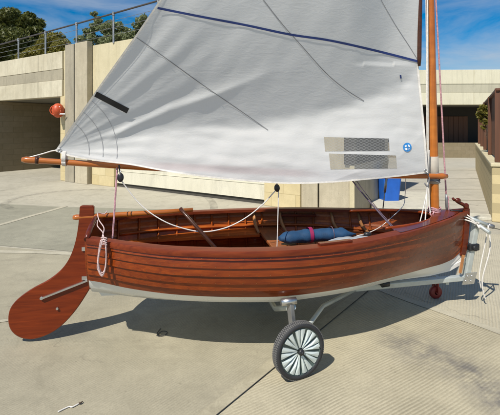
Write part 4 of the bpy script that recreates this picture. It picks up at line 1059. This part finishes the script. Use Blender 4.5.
# small things on the ground
g0 = gp(58, 413.5); g1 = gp(82, 405)
m = MB(); m.tube(spline([g0+Vector((0, 0, .010)), g0.lerp(g1, .3)+Vector((.01, .02, .010)), g0.lerp(g1, .6)+Vector((0, -.004, .011)), g0.lerp(g1, .85)+Vector((0, .01, .010))], 6), .004, 6); m.tube(spline([g0.lerp(g1, .85)+Vector((0, .01, .012)), g0.lerp(g1, .93)+Vector((.0, .0, .016)), g1+Vector((0, .012, .012))], 5), [.004, .005, .006, .005, .006, .005, .004, .004, .004, .003, .002], 6, 1)
o = m.build('twig', [M['rope_w'], M['barkd']]); tag(o, 'thin pale frayed twig with a dark end lying on the concrete in front', 'twig')
g0 = gp(162, 336)
m = MB(); m.tube(spline([g0+Vector((-.035, .0, .010)), g0+Vector((-.01, .05, .012)), g0+Vector((.03, .045, .010)), g0+Vector((.03, .0, .012)), g0+Vector((-.005, -.02, .010)), g0+Vector((-.04, .02, .012)), g0+Vector((-.03, .10, .010))], 6), .0028, 6)
o = m.build('cord_loop', M['gap']); tag(o, 'small loop of dark cord on the concrete by the hull shadow', 'cord')

# ------------------------------------------------------------------ light, sky, camera
travel = Vector((.46, .68, -1.0)).normalized(); ts = -travel
el = math.asin(ts.z); rot = math.atan2(ts.x, ts.y)
sd = bpy.data.lights.new('sun', 'SUN'); sd.energy = 5.0; sd.angle = math.radians(.5); sd.color = (1, .95, .86)
so_ = bpy.data.objects.new('sun', sd); col.objects.link(so_); so_.rotation_euler = travel.to_track_quat('-Z', 'Y').to_euler(); so_.location = (-3, -4, 12)
w = bpy.data.worlds.new('World'); sc.world = w; w.use_nodes = True; nt = w.node_tree; bg = nt.nodes['Background']
def wn(t, **k):
    x = nt.nodes.new(t)
    for a, b in k.items():
        if a in x.inputs: x.inputs[a].default_value = b
        else: setattr(x, a, b)
    return x
sky = wn('ShaderNodeTexSky', sky_type='NISHITA', sun_disc=False, sun_elevation=el, sun_rotation=rot, altitude=0, air_density=1.0, dust_density=.25, ozone_density=3.0)
hs = wn('ShaderNodeHueSaturation', Saturation=1.6, Value=1.8); nt.links.new(sky.outputs[0], hs.inputs['Color'])
tc = wn('ShaderNodeTexCoord'); mp = wn('ShaderNodeMapping'); mp.inputs['Scale'].default_value = (1, 1, 4.5); mp.inputs['Rotation'].default_value = (.12, -.1, .3); mp.inputs['Location'].default_value = (.35, .1, .4)
nt.links.new(tc.outputs['Generated'], mp.inputs[0])
no = wn('ShaderNodeTexNoise', Scale=2.6, Detail=9.0, Roughness=.58, Distortion=.5); nt.links.new(mp.outputs[0], no.inputs['Vector'])
rm = wn('ShaderNodeValToRGB'); rm.color_ramp.elements[0].position = .44; rm.color_ramp.elements[0].color = (0, 0, 0, 1); rm.color_ramp.elements[1].position = .80; rm.color_ramp.elements[1].color = (.8, .8, .8, 1); nt.links.new(no.outputs['Fac'], rm.inputs[0])
mxw = wn('ShaderNodeMix', data_type='RGBA'); nt.links.new(rm.outputs[0], mxw.inputs[0]); nt.links.new(hs.outputs[0], mxw.inputs[6]); mxw.inputs[7].default_value = (10, 10.6, 11.5, 1)
nt.links.new(mxw.outputs[2], bg.inputs['Color']); bg.inputs['Strength'].default_value = .052

cam = bpy.data.cameras.new('camera'); co = bpy.data.objects.new('camera', cam); col.objects.link(co); sc.camera = co
co.location = (0, 0, EYE); co.rotation_euler = (math.pi/2, 0, 0)
cam.sensor_width = 36; cam.sensor_fit = 'HORIZONTAL'; cam.lens = 36*F/500; cam.shift_y = -(415/2-HZ)/500; cam.clip_end = 1500; cam.clip_start = .05
sc.view_settings.view_transform = 'Standard'; sc.view_settings.look = 'None'; sc.view_settings.exposure = 0.05; sc.view_settings.gamma = 1
